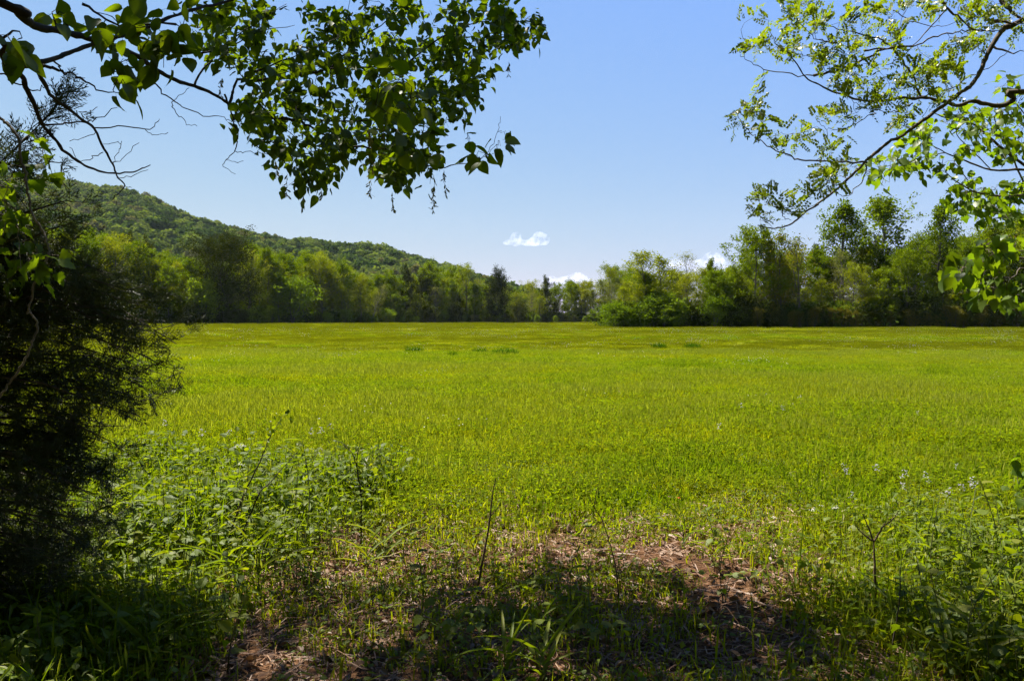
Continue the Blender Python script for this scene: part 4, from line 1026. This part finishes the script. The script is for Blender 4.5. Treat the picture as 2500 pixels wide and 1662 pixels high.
# ------------------------------------------------------------------ litter on the clearing
M_STRAW = leaf_mat('pine_straw', [(.070, .028, .009), (.15, .068, .022), (.25, .135, .055)], (1, 1, .8), .08, .6, .3)
M_DEAD = leaf_mat('dead_leaf', [(.045, .022, .010), (.095, .048, .022), (.16, .095, .050), (.24, .18, .12)], (1.2, 1.1, .8), .15, .6, .25)
rs = RS(81)
def litter_pts(n, x0, x1, y0, y1, low=.25, grain=.5):
    x = x0 + (x1 - x0) * rs.rand(n * 3); y = y0 + (y1 - y0) * rs.rand(n * 3) ** 1.0
    w = litter_at(x, y) * (.35 + .9 * (vnoise(x + 3, y, grain) > .45)) + low * sstep(10, 8, y)
    k = rs.rand(n * 3) < w; return x[k][:n], y[k][:n]
x, y = litter_pts(21000, -4, 4.4, 2.6, 9.6, .10); n = len(x)
a = rs.rand(n) * 6.283; l = .05 + .16 * rs.rand(n) ** 1.5; b = rs.randn(n) * .35
z = ground_z(x, y) + .006 + .03 * rs.rand(n) ** 2
P0 = np.stack([x, y, z], -1); d0 = np.stack([np.cos(a), np.sin(a), .25 * rs.randn(n)], -1); d1 = np.stack([np.cos(a + b), np.sin(a + b), -.15 + .2 * rs.randn(n)], -1)
P1 = P0 + d0 * (l * .5)[:, None]; P2 = P1 + d1 * (l * .5)[:, None]
P1[:, 2] = np.maximum(P1[:, 2], ground_z(x, y) + .006); P2[:, 2] = np.maximum(P2[:, 2], ground_z(x, y) + .003)
sd_ = np.stack([-np.sin(a), np.cos(a), .6 * rs.randn(n)], -1) * (.0018 + .0016 * rs.rand(n))[:, None]
V = np.stack([P0 - sd_, P0 + sd_, P1 + sd_, P1 - sd_, P2 + sd_ * .4, P2 - sd_ * .4], 1).reshape(-1, 3)
k = np.arange(n)[:, None] * 6; mb = MB(); mb.add(V, [np.concatenate([k + np.array([[0, 1, 2, 3]]), k + np.array([[3, 2, 4, 5]])])])
tag(mb.build('pine_straw', M_STRAW), 'dry reddish straw scattered over the bare clearing', 'straw', kind='stuff')
x, y = litter_pts(5200, -4, 4.4, 2.6, 9.0, .10, .35); n = len(x); mb = MB()
M = frames(norm(np.stack([rs.randn(n), rs.randn(n), .35 * rs.randn(n)], -1)), norm(np.array((0, 0, 1.0)) + .45 * rs.randn(n, 3)), .025 + .05 * rs.rand(n) ** 1.6)
stamp(mb, leaf_shape([0, .2, .5, .8, 1.0], [.02, .24, .33, .2, .01], .35, .3, False), M, np.stack([x, y, ground_z(x, y) + .02], -1))
tag(mb.build('dead_leaves', M_DEAD), 'brown dead leaves lying on the bare clearing', 'leaves', kind='stuff')

# ------------------------------------------------------------------ low cover plants (uncountable)
def cover_patch(seed, R, n, h, size, mats, tri=.5, grass=0):
    rs = RS(seed); mb = MB(); r = R * np.sqrt(rs.rand(n)); a = rs.rand(n) * 6.283
    c = np.stack([r * np.cos(a), r * np.sin(a), .02 + h * rs.rand(n) ** .8], -1)
    for k in range(0, n, 3): tube(mb, [(c[k, 0] * .8, c[k, 1] * .8, -.02), tuple(c[k])], [.0025, .0015], 3, 1)
    kd = rs.randint(5, size=n)
    d = norm(np.stack([rs.randn(n), rs.randn(n), .15 + .35 * rs.randn(n)], -1)); nn = norm(np.array((0, 0, 1.0)) + .45 * rs.randn(n, 3)); s = size[0] + (size[1] - size[0]) * rs.rand(n) ** 1.5
    for q, pr in enumerate((OVATE[0], OVATE[1], OVATE[2], LANCE[0], LANCE[1])):
        w = kd == q; stamp(mb, pr, frames(d[w], nn[w], s[w] * (1 if q < 3 else 1.5)), c[w], 0)
    if grass: blades(rs, mb, grass, R, h * .7, h * 1.5 + .06, .0075, .9, 2)
    return mb.mesh('cover_patch', mats)
cv = [cover_patch(900 + k, .30, 70, .26, (.03, .075), [M_WEED, M_STEM, M_LUSH], .5, 22) for k in range(3)] + [cover_patch(910 + k, .30, 60, .22, (.03, .07), [M_WEEDY, M_STEM, M_LUSH], .5, 24) for k in range(2)]
lowc = [cover_patch(920 + k, .22, 34, .07, (.018, .042), [M_WEED, M_STEM, M_GRASS], .5, 26) for k in range(2)] + [cover_patch(930 + k, .22, 26, .06, (.015, .038), [M_WEEDY, M_STEM, M_GRASS], .5, 30) for k in range(2)]
rs = RS(83)
x = -7 + 14 * rs.rand(9000); y = 2.6 + 8.2 * rs.rand(9000)
left = sstep(-1.15, -1.9, x + .45 * (vnoise(x, y, .7) - .5)) * sstep(10.2, 8.0, y)
right = sstep(1.8, 2.9, x - .06 * (y - 4) + .6 * (vnoise(x + 7, y, .7) - .5)) * sstep(7.2, 5.7, y)
w = np.maximum(left, right); k = rs.rand(9000) < w * .30
scatter('weed_cover', np.stack([x[k], y[k], ground_z(x[k], y[k])], -1), rs.rand(k.sum()) * 6.283, (.7 + .6 * rs.rand(k.sum())) * (.8 + .5 * vnoise(x[k], y[k], 1.1)), np.where(rs.rand(k.sum()) < .35, 3 + rs.randint(2, size=k.sum()), rs.randint(3, size=k.sum())), cv, 'thick tangle of leafy weeds at both sides of the clearing', 'weeds')
lt = litter_at(x, y); k2 = (rs.rand(9000) < (.08 + .26 * (vnoise(x + 20, y, .55) > .51)) * (y < 9.6))
scatter('low_weed_cover', np.stack([x[k2], y[k2], ground_z(x[k2], y[k2])], -1), rs.rand(k2.sum()) * 6.283, .7 + .7 * rs.rand(k2.sum()), rs.randint(4, size=k2.sum()), lowc, 'small low leaves and grass sprouting through the litter', 'weeds')

# ------------------------------------------------------------------ weeds one can pick out
WP = {}
LM = {}
def leafmesh(name, pr, mat):
    key = (id(pr[0]), mat.name)
    if key not in LM: LM[key] = proto_mesh(name, pr, mat)
    return LM[key]
def weed_kind(kind, seed):
    rs = RS(seed); st = MB(); lv = []          # (mesh, matrix 3x3, pos)
    mat = M_WEEDY if rs.rand() < .35 else M_WEED
    if kind == 'broad':
        h = .34 + .28 * rs.rand(); p = spline([(0, 0, -.02), (rs.randn() * .02, rs.randn() * .02, h * .5), (rs.randn() * .05, rs.randn() * .05, h)], 4); tube(st, p, np.linspace(.0045, .0018, len(p)), 5)
        for k in range(6):
            t = .25 + .75 * k / 5; c = lerp_path(p, np.array(t)); a = k * 1.57 + rs.randn() * .3
            for s in (0, math.pi):
                if rs.rand() < .12: continue
                lv.append((OVATE[rs.randint(3)], np.array((math.cos(a + s), math.sin(a + s), .15 + .35 * rs.randn())), c, (.055 + .06 * rs.rand()) * (1.15 - .4 * t)))
    elif kind == 'narrow':
        h = .45 + .35 * rs.rand(); p = spline([(0, 0, -.02), (rs.randn() * .02, rs.randn() * .02, h * .5), (rs.randn() * .06, rs.randn() * .06, h)], 4); tube(st, p, np.linspace(.004, .0015, len(p)), 5)
        for k in range(15):
            t = .22 + .78 * k / 14; a = k * 2.4 + rs.randn() * .3
            lv.append((LANCE[rs.randint(2)], np.array((math.cos(a), math.sin(a), .55 + .25 * rs.randn())), lerp_path(p, np.array(t)), (.085 + .06 * rs.rand()) * (1.1 - .4 * t)))
    elif kind == 'three':
        for k in range(4):
            a = k * 1.6 + rs.randn() * .3; e = np.array((math.cos(a) * .12, math.sin(a) * .12, .13 + .16 * rs.rand())); tube(st, [(0, 0, -.01), tuple(e * (.4, .4, .65)), tuple(e)], [.0025, .002, .0014], 4)
            for q in (-1, 0, 1):
                b = a + q * 1.15; lv.append((OVATE[rs.randint(3)], np.array((math.cos(b), math.sin(b), .1 + .15 * rs.randn())), e, .055 + .045 * rs.rand()))
    else:
        h = .18 + .16 * rs.rand(); tube(st, [(0, 0, -.02), (.01, .01, h * .5), (.015, 0, h)], [.004, .003, .002], 5)
        for k in range(8):
            a = k * 2.4 + rs.randn() * .4; lv.append((BLADE[rs.randint(2)], np.array((math.cos(a), math.sin(a), .9 + .5 * rs.rand())), np.array((.01, 0, h * (.15 + .85 * k / 8))), .20 + .20 * rs.rand()))
    me = st.mesh('stem', M_STEM, True); L_ = []
    for pr, d, c, s in lv:
        M = frames(norm(d)[None], norm(np.array((0, 0, 1.0)) + .35 * rs.randn(3))[None], np.array([s]))[0]
        L_.append((leafmesh('leaf', pr, mat), Matrix([list(M[r]) + [c[r]] for r in range(3)] + [[0, 0, 0, 1]])))
    return me, L_
for kd in ('broad', 'narrow', 'three', 'grassy'): WP[kd] = [weed_kind(kd, 1000 + 13 * k + len(kd)) for k in range(4)]
WN = {'broad': ('broadleaf_weed', 'broad-leaved weed'), 'narrow': ('narrow_leaved_weed', 'narrow-leaved weed'), 'three': ('three_leaflet_seedling', 'three-leaflet seedling'), 'grassy': ('wide_blade_grass', 'wide-bladed grass tuft')}
rs = RS(85)
def weed(kd, x, y, s, label, group):
    me, L_ = WP[kd][rs.randint(4)]
    o = thing(WN[kd][0], label, 'weed', (x, y, float(ground_z(x, y))), group); o.rotation_euler = (rs.randn() * .08, rs.randn() * .08, rs.rand() * 6.283); o.scale = (s, s, s)
    link('stem', me, o)
    for m, W in L_: link('leaf', m, o).matrix_basis = W
def weeds(poly, n, kinds, p, where, group, smin=.8, smax=1.3):
    c = np.mean(poly, axis=0)
    for u, v in in_poly(rs, poly, n):
        x, y = G(u, v); kd = rs.choice(kinds, p=p); s = smin + (smax - smin) * rs.rand(); q = (s - smin) / (smax - smin)
        size = 'small' if q < .33 else 'mid-sized' if q < .66 else 'large'
        weed(kd, x, y, s, '%s %s %s, %s %s of them' % (size, WN[kd][1], where, 'front' if v > c[1] else 'back', 'left' if u < c[0] else 'right'), group)
K = ['broad', 'narrow', 'three', 'grassy']
weeds([(150, 1330), (420, 1200), (600, 1230), (560, 1400), (250, 1480)], 16, K, [.35, .25, .25, .15], 'among weeds between cedar and saplings', 'weeds left of the leaning saplings')
weeds([(560, 1400), (620, 1230), (760, 1290), (740, 1480), (600, 1560)], 13, K, [.35, .25, .2, .2], 'among weeds under the leaning saplings', 'weeds by the leaning saplings')
weeds([(120, 1500), (560, 1440), (620, 1640), (160, 1690)], 18, K, [.3, .15, .25, .3], 'among shaded weeds below the cedar', 'weeds at lower left', .7, 1.05)
weeds([(820, 1320), (960, 1290), (1000, 1400), (860, 1430)], 6, K, [.4, .2, .2, .2], 'among weeds round the thorny sapling', 'weeds by the thorny sapling', .5, .9)
weeds([(1000, 1430), (1500, 1430), (1500, 1640), (1000, 1660)], 18, K, [.25, .25, .3, .2], 'among weeds of the shaded brown clearing', 'weeds of the shaded clearing', .45, .85)
weeds([(1220, 1630), (1420, 1630), (1420, 1700), (1220, 1700)], 3, ['grassy', 'broad'], [.7, .3], 'among plants at the bottom middle edge', 'weeds at the bottom edge', .7, .9)
weeds([(1600, 1330), (1950, 1340), (1950, 1500), (1650, 1480)], 10, K, [.3, .3, .2, .2], 'among weeds between clearing and forked sapling', 'weeds left of the forked sapling', .5, .9)
weeds([(1990, 1420), (2180, 1400), (2250, 1560), (2020, 1600)], 10, K, [.45, .15, .3, .1], 'among weeds under the forked sapling', 'weeds by the forked sapling', .45, .75)
weeds([(2180, 1370), (2500, 1360), (2500, 1500), (2250, 1500)], 20, K, [.35, .45, .1, .1], 'among weeds right of the forked sapling', 'weeds of the upper right thicket', .75, 1.1)
weeds([(2230, 1500), (2500, 1490), (2500, 1690), (2150, 1690)], 18, K, [.3, .45, .1, .15], 'among weeds of the lower right corner', 'weeds of the lower right corner', .75, 1.1)

# ------------------------------------------------------------------ saplings, sticks and twigs
def sapling(name, label, cat, stems, d, r, mat=M_STICK, leafspec=None, seed=0):
    rs_ = RS(seed); u0, v0 = stems[0][0][0]; b = P(u0, v0, d); root = thing(name, label, cat, (b[0], b[1], float(ground_z(b[0], b[1]))))
    off = -np.array(root.location)
    for k, (l, f, dd) in enumerate(stems):
        p = px(l, d, d + dd); 
        if k == 0 or f >= .9: p[0, 2] = root.location[2] - .03
        p = spline(p, 3, .0015, rs_); m = MB(); tube(m, p + off, np.linspace(r * f, r * f * .28, len(p)), 6); m.build('stem' if k == 0 else 'branch', mat, root, True)
        for q in range(max(1, len(p) // 4)):                                   # buds and spurs
            i_ = rs_.randint(1, len(p) - 1); e = p[i_] + norm(rs_.randn(3) + (0, 0, .6)) * (.015 + .02 * rs_.rand())
            m = MB(); tube(m, [p[i_] + off, e + off], [r * f * .3, r * f * .12], 4); m.build('spur', mat, root, True)
    for (u, v, n, sz, pr, mt) in (leafspec or []):
        for q in range(n):
            c = P(u + rs_.randn() * 9, v + rs_.randn() * 9, d + .05 * rs_.randn()) + off
            M = frames(norm(rs_.randn(3) + (0, 0, -.1))[None], norm(rs_.randn(3) * .6 + (0, 0, 1))[None], np.array([sz * (.7 + .6 * rs_.rand())]))[0]
            link('leaf', leafmesh('leaf', pr, mt), root).matrix_basis = Matrix([list(M[r_]) + [c[r_]] for r_ in range(3)] + [[0, 0, 0, 1]])
    return root
sapling('dead_stick', 'bare straight brown stick standing upright in the middle of the clearing', 'stick', [([(1163, 1442), (1172, 1400), (1186, 1330), (1197, 1255), (1204, 1200), (1210, 1168)], 1, 0), ([(1199, 1258), (1210, 1245), (1220, 1236)], .35, 0)], 5.2, .0095, seed=1)
sapling('forked_sapling', 'dead Y-shaped sapling with forked bare tips among the right-hand weeds', 'sapling', [([(2134, 1486), (2136, 1420), (2135, 1360), (2133, 1319)], 1, 0), ([(2133, 1321), (2150, 1294), (2158, 1283), (2175, 1270), (2186, 1260), (2193, 1246)], .62, 0), ([(2158, 1284), (2163, 1271)], .35, 0), ([(2133, 1322), (2122, 1290), (2112, 1268), (2103, 1250)], .5, 0), ([(2131, 1320), (2112, 1306), (2097, 1293), (2090, 1283)], .5, 0)], 4.88, .011, seed=2)
DK = [(545, 1100), (660, 1040)]
sapling('leaning_sapling', 'thin dark sapling leaning right with a tuft of small leaves at its tip', 'sapling', [([(538, 1378), (556, 1325), (571, 1274), (597, 1203), (618, 1160), (635, 1127), (648, 1095), (656, 1072), (669, 1034)], 1, .1), ([(656, 1072), (672, 1045), (690, 1015)], .4, .1), ([(640, 1115), (655, 1100)], .3, .1)], 5.75, .0085, M_LIMB,
        [(670, 1035, 9, .045, OVATE[0], M_WEED), (690, 1010, 8, .045, OVATE[1], M_WEED), (660, 1060, 5, .04, OVATE[0], M_WEED), (640, 1110, 4, .04, OVATE[2], M_WEED), (600, 1195, 4, .05, OVATE[2], M_WEED)], seed=3)
sapling('leaning_sapling', 'second thin dark sapling leaning lower right beside the leafy-tipped one', 'sapling', [([(553, 1392), (580, 1325), (605, 1270), (631, 1207), (645, 1190), (660, 1177), (690, 1142), (728, 1101)], 1, .15), ([(631, 1207), (626, 1190), (620, 1170)], .3, .1)], 5.7, .0075, M_LIMB,
        [(700, 1130, 3, .03, OVATE[0], M_WEED), (610, 1260, 5, .07, OVATE[2], M_WEED)], seed=4)
sapling('thorny_sapling', 'upright thorny dark sapling with spreading twigs left of the bare stick', 'sapling', [([(881, 1332), (882, 1270), (882, 1211), (878, 1180), (873, 1160), (871, 1122), (875, 1100), (879, 1078)], 1, 0), ([(872, 1140), (859, 1105), (845, 1092), (833, 1080), (820, 1076), (808, 1072)], .5, .1), ([(882, 1203), (900, 1180), (913, 1163)], .3, 0), ([(882, 1240), (868, 1215), (862, 1190)], .35, 0)], 6.25, .0085, M_LIMB,
        [(915, 1150, 5, .05, OVATE[2], M_WEEDY), (820, 1074, 6, .025, OVATE[0], M_WEED), (880, 1080, 3, .03, OVATE[0], M_WEEDY), (895, 1225, 8, .08, OVATE[1], M_WEED), (870, 1250, 6, .08, OVATE[2], M_WEED)], seed=5)
sapling('thin_sapling', 'very thin forked grey sapling right of the bare stick', 'sapling', [([(1513, 1490), (1509, 1440), (1506, 1405), (1498, 1365), (1491, 1333), (1480, 1295), (1470, 1268), (1458, 1250), (1448, 1233), (1440, 1215), (1434, 1202)], 1, 0), ([(1450, 1236), (1454, 1215), (1459, 1190), (1466, 1166)], .6, 0), ([(1471, 1270), (1478, 1255), (1486, 1246)], .3, 0)], 4.85, .0048, seed=6)
sapling('thin_sapling', 'thin dark stem right of the forked dead sapling, in the weeds', 'sapling', [([(2172, 1595), (2184, 1540), (2192, 1499), (2198, 1430), (2202, 1352)], 1, 0)], 4.2, .005, M_LIMB, [(2202, 1352, 3, .04, LANCE[0], M_WEED)], seed=7)
sapling('thin_sapling', 'thin dark stem rising through the weeds close to the cedar', 'sapling', [([(220, 1370), (218, 1300), (214, 1240), (212, 1180)], 1, 0)], 5.6, .006, M_LIMB, seed=8)
sapling('thin_sapling', 'short dark stem beside the cedar, nearer the leaning saplings', 'sapling', [([(262, 1330), (270, 1230), (280, 1120)], 1, 0)], 6.0, .006, M_LIMB, seed=9)
rs = RS(91)
for (u, v, u2, v2, lb) in ((656, 1337, 762, 1312, 'long pale fallen twig lying among the weeds by the leaning saplings'), (790, 1320, 812, 1312, 'short pale fallen twig right of the leaning saplings'), (1290, 1420, 1340, 1412, 'pale curved twig lying just right of the bare stick'), (1500, 1418, 1538, 1420, 'pale straight twig lying right of the clearing'),
                           (1520, 1520, 1552, 1497, 'pale twig lying in the shade below the thin forked sapling'), (1000, 1600, 1080, 1560, 'reddish twig lying in the shade at the bottom of the clearing'), (660, 1570, 760, 1540, 'long thin twig lying in the shade at lower left')):
    a = np.append(G(u, v), .03); b = np.append(G(u2, v2), .04); q = np.linspace(0, 1, 6)[:, None]; p = a * (1 - q) + b * q + np.array((0, 0, .03)) * np.sin(q * 3.14) + rs.randn(6, 3) * .006
    o = np.array((a[0], a[1], 0)); m = MB(); tube(m, p - o, np.linspace(.006, .0025, 6), 6); w = m.build('fallen_twig', M_STICK, None, True, o); tag(w, lb, 'twig', 'fallen twigs')

# ------------------------------------------------------------------ flowers in the grass
def petal_mat(name, c):
    return leaf_mat(name, [c, tuple(.85 * q for q in c)], (1, 1, 1), .35, .6, .2)
M_WHITE = petal_mat('white_petals', (.72, .70, .62)); M_LAV = petal_mat('lavender_petals', (.50, .47, .58)); M_ORANGE = petal_mat('orange_petals', (.70, .13, .03))
PETAL = (np.array([[0, 0, 0], [.3, .45, .05], [0, 1, 0], [-.3, .45, .05]], float), [np.array([[0, 1, 2, 3]])])
def flower_meshes(seed, mat, flat):
    rs = RS(seed); st = MB(); h = .30; tube(st, [(0, 0, -.02), (rs.randn() * .015, rs.randn() * .015, h * .6), (0, 0, h)], [.0022, .0018, .0012], 4)
    bl = MB(); n = 14
    for k in range(n):
        c = np.array((rs.randn() * .018, rs.randn() * .018, h + (.012 * rs.randn() if flat else -.09 * rs.rand())))
        m = 6; dd = norm(np.stack([np.cos(np.arange(m) * 1.05), np.sin(np.arange(m) * 1.05), .3 + .3 * rs.randn(m)], -1)); stamp(bl, PETAL, frames(dd, np.repeat([[0, 0, 1.0]], m, 0) + .2 * rs.randn(m, 3), np.full(m, .011)), np.repeat(c[None], m, 0))
    return st.mesh('stem', M_STEM), bl.mesh('blossom', mat)
FL = {'lav': [flower_meshes(k, M_LAV, False) for k in (1, 2, 3)], 'white': [flower_meshes(k, M_WHITE, True) for k in (4, 5)], 'red': [flower_meshes(7, M_ORANGE, True)]}
rs = RS(93)
def flower(k, u, v, label, group, s=1.0):
    dz = .30 * s; x, y = G(u, v); f = 1 - dz / CAM_H; x, y = x * f, y * f        # the blossom, not the foot, is seen at (u, v)
    st, bl = FL[k][rs.randint(len(FL[k]))]; o = thing('wildflower', label, 'flower', (x, y, float(ground_z(x, y))), group); o.scale = (s, s, s); o.rotation_euler = (0, 0, rs.rand() * 6)
    link('stem', st, o); link('blossom', bl, o)
for u, v in ((2060, 1132), (2068, 1142), (2140, 1130), (2260, 1147), (2268, 1160), (2372, 1160), (2378, 1172), (2320, 1188), (2349, 1180), (2312, 1196), (2080, 1194), (2208, 1144), (2335, 1124), (2205, 1176), (1935, 985), (1955, 963), (1756, 1038), (1810, 982), (1910, 990), (2240, 1008)):
    flower('lav', u, v, 'pale lavender flower spike in the grass at right, above the forked sapling' if v > 1100 else 'small lavender flower spike out in the field at right', 'lavender flowers of the field', .6 + .3 * rs.rand())
for u, v in ((403, 1021), (491, 1053), (559, 1051), (808, 1034), (759, 1046), (783, 1042)): flower('lav', u, v, 'pale flower spike in the grass above the leaning saplings', 'pale flowers left', .8 + .3 * rs.rand())
for u, v in ((382, 1091), (392, 1094), (575, 1094), (586, 1092), (596, 1091), (648, 1114), (886, 1115), (893, 1118), (892, 1130), (776, 1101), (787, 1146), (640, 1118), (590, 1128)): flower('white', u, v, 'flat white flower head near the leaning and thorny saplings', 'white flowers left', .7 + .3 * rs.rand())
for u, v in ((2006, 1228), (2040, 1232), (1890, 1262), (1985, 1236)): flower('white', u, v, 'flat white flower head left of the forked sapling', 'white flowers right', .45 + .2 * rs.rand())
flower('red', 1657, 1206, 'single orange-red flower in the grass above the clearing', None, .5)
fs = []
for mat, sd in ((M_WHITE, 1), (M_WHITE, 2), (M_LAV, 3)):
    r_ = RS(sd); mb = MB(); n = 7; c = np.stack([r_.randn(n) * .22, r_.randn(n) * .22, .20 + .16 * r_.rand(n)], -1)
    for q in range(5):
        a = rdir(r_, n); a[:, 2] = np.abs(a[:, 2]) * .5; stamp(mb, PETAL, frames(norm(a), np.repeat([[0, 0, 1.0]], n, 0) + .3 * r_.randn(n, 3), np.full(n, .016)), c)
    fs.append(mb.mesh('flower_patch', mat))
x, y = wedge(rs, 9, 110, .55); k = (vnoise(x, y, 5) > .55) & in_field(x, y + 2) & (rs.rand(len(x)) < .30); x, y = x[k], y[k]
scatter('distant_flowers', np.stack([x, y, 0 * x], -1), rs.rand(len(x)) * 6.28, (.7 + .5 * rs.rand(len(x))) * (1 + y / 120), rs.randint(3, size=len(x)), fs, 'tiny pale flowers scattered through the far meadow', 'flowers')

M_RUSH = leaf_mat('rush_clump_grass', [(.018, .050, .004), (.035, .080, .005)], (2.2, 2.2, .4), .4, .6, .05)
# ------------------------------------------------------------------ dark rush clumps out in the field
for (u, v, w, lb) in ((1012, 862, 48, 'small dark grass clump in the field, left of the widest clump'), (1172, 866, 40, 'short dark grass clump touching the widest clump'), (1232, 868, 66, 'widest dark grass clump in the middle of the field'), (1105, 874, 26, 'thin dark grass clump slightly nearer than the widest'), (1608, 852, 40, 'low bright grass clump in the field right of centre'), (1690, 852, 44, 'low bright grass clump further right of centre')):
    x, y = G(u, v); W = w / FPX * y; r_ = RS(u); mb = MB(); n = int(70 * w / 10)
    blades(r_, mb, n, .5, .22, .50, .016, .6); 
    m = mb.mesh('grass_clump', M_RUSH); o = link('grass_clump', m, None, (x, y, 0)); o.scale = (W * 1.0, W * .6, 1); tag(o, lb, 'grass clump', 'grass clumps of the field')

# ------------------------------------------------------------------ clouds far behind the woods
m_cloud = bpy.data.materials.new('cloud'); m_cloud.use_nodes = True; nt = m_cloud.node_tree; N, L = nt.nodes, nt.links
for n in list(N): N.remove(n)
tc = N.new('ShaderNodeTexCoord'); tn = N.new('ShaderNodeTexNoise'); tn.inputs['Scale'].default_value = .028; tn.inputs['Detail'].default_value = 5; tn.inputs['Roughness'].default_value = .62
L.new(tc.outputs['Object'], tn.inputs['Vector'])
mr = N.new('ShaderNodeMapRange'); mr.inputs[1].default_value = .44; mr.inputs[2].default_value = .66; mr.inputs[3].default_value = 0; mr.inputs[4].default_value = .013
L.new(tn.outputs['Fac'], mr.inputs[0])
pv = N.new('ShaderNodeVolumePrincipled'); pv.inputs['Color'].default_value = (1, 1, 1, 1); pv.inputs['Anisotropy'].default_value = .3; L.new(mr.outputs[0], pv.inputs['Density'])
o_ = N.new('ShaderNodeOutputMaterial'); L.new(pv.outputs[0], o_.inputs['Volume'])
def cloud(blobs, D, label):
    c0 = P(blobs[0][0], blobs[0][1], D); bm = bmesh.new(); r_ = RS(int(blobs[0][0]))
    for (u, v, ru, rv) in blobs:
        c = P(u, v, D) - c0; a = ru / FPX * D * 1.12; b = rv / FPX * D * 1.2
        bmesh.ops.create_icosphere(bm, subdivisions=3, radius=1.0, matrix=Matrix.Translation(c + np.array((0, r_.randn() * a * .3, 0))) @ Matrix.Diagonal((a, a * .8, b, 1)))
    me = bpy.data.meshes.new('cloud'); bm.to_mesh(me); bm.free(); o = link('cloud', me, None, c0)
    md = o.modifiers.new('merge', 'REMESH'); md.mode = 'VOXEL'; md.voxel_size = 5 / FPX * D
    dg = bpy.context.evaluated_depsgraph_get(); m2 = bpy.data.meshes.new_from_object(o.evaluated_get(dg)); o.modifiers.clear(); o.data = m2; m2.materials.clear(); m2.materials.append(m_cloud)
    tag(o, label, 'cloud')
cloud([(1240, 592, 14, 6), (1258, 584, 13, 16), (1266, 576, 8, 10), (1285, 593, 22, 6), (1305, 588, 13, 10), (1316, 576, 14, 10), (1330, 584, 13, 13), (1300, 594, 30, 5)], 4200, 'small white cloud with two humps, alone above the low gap')
cloud([(1740, 640, 26, 22), (1715, 650, 24, 16), (1760, 652, 24, 14), (1690, 648, 22, 12), (1650, 645, 22, 12)], 4600, 'white cloud just above the right-hand wood, behind the pale leafless tree')
cloud([(1410, 680, 24, 14), (1380, 686, 24, 10), (1345, 684, 14, 10), (1440, 688, 20, 8)], 5000, 'low white cloud behind the trees of the gap')

# ------------------------------------------------------------------ the air between here and the hill
m_haze = bpy.data.materials.new('haze'); m_haze.use_nodes = True; nt = m_haze.node_tree; N, L = nt.nodes, nt.links
for n in list(N): N.remove(n)
pv = N.new('ShaderNodeVolumePrincipled'); pv.inputs['Color'].default_value = (.80, .90, 1, 1); pv.inputs['Density'].default_value = HAZE
o_ = N.new('ShaderNodeOutputMaterial'); L.new(pv.outputs[0], o_.inputs['Volume'])
lo = np.array((-4100, -250, -4.)); hi = np.array((2700, 2800, 330.))
V = np.array([[(lo, hi)[i][0], (lo, hi)[j][1], (lo, hi)[k][2]] for i in (0, 1) for j in (0, 1) for k in (0, 1)])
mb = MB(); mb.add(V, np.array([[0, 1, 3, 2], [4, 6, 7, 5], [0, 4, 5, 1], [2, 3, 7, 6], [0, 2, 6, 4], [1, 5, 7, 3]]))
hz_ = mb.build('haze', m_haze); hz_['kind'] = 'stuff'; hz_['label'] = 'thin bluish air that softens the far hill'
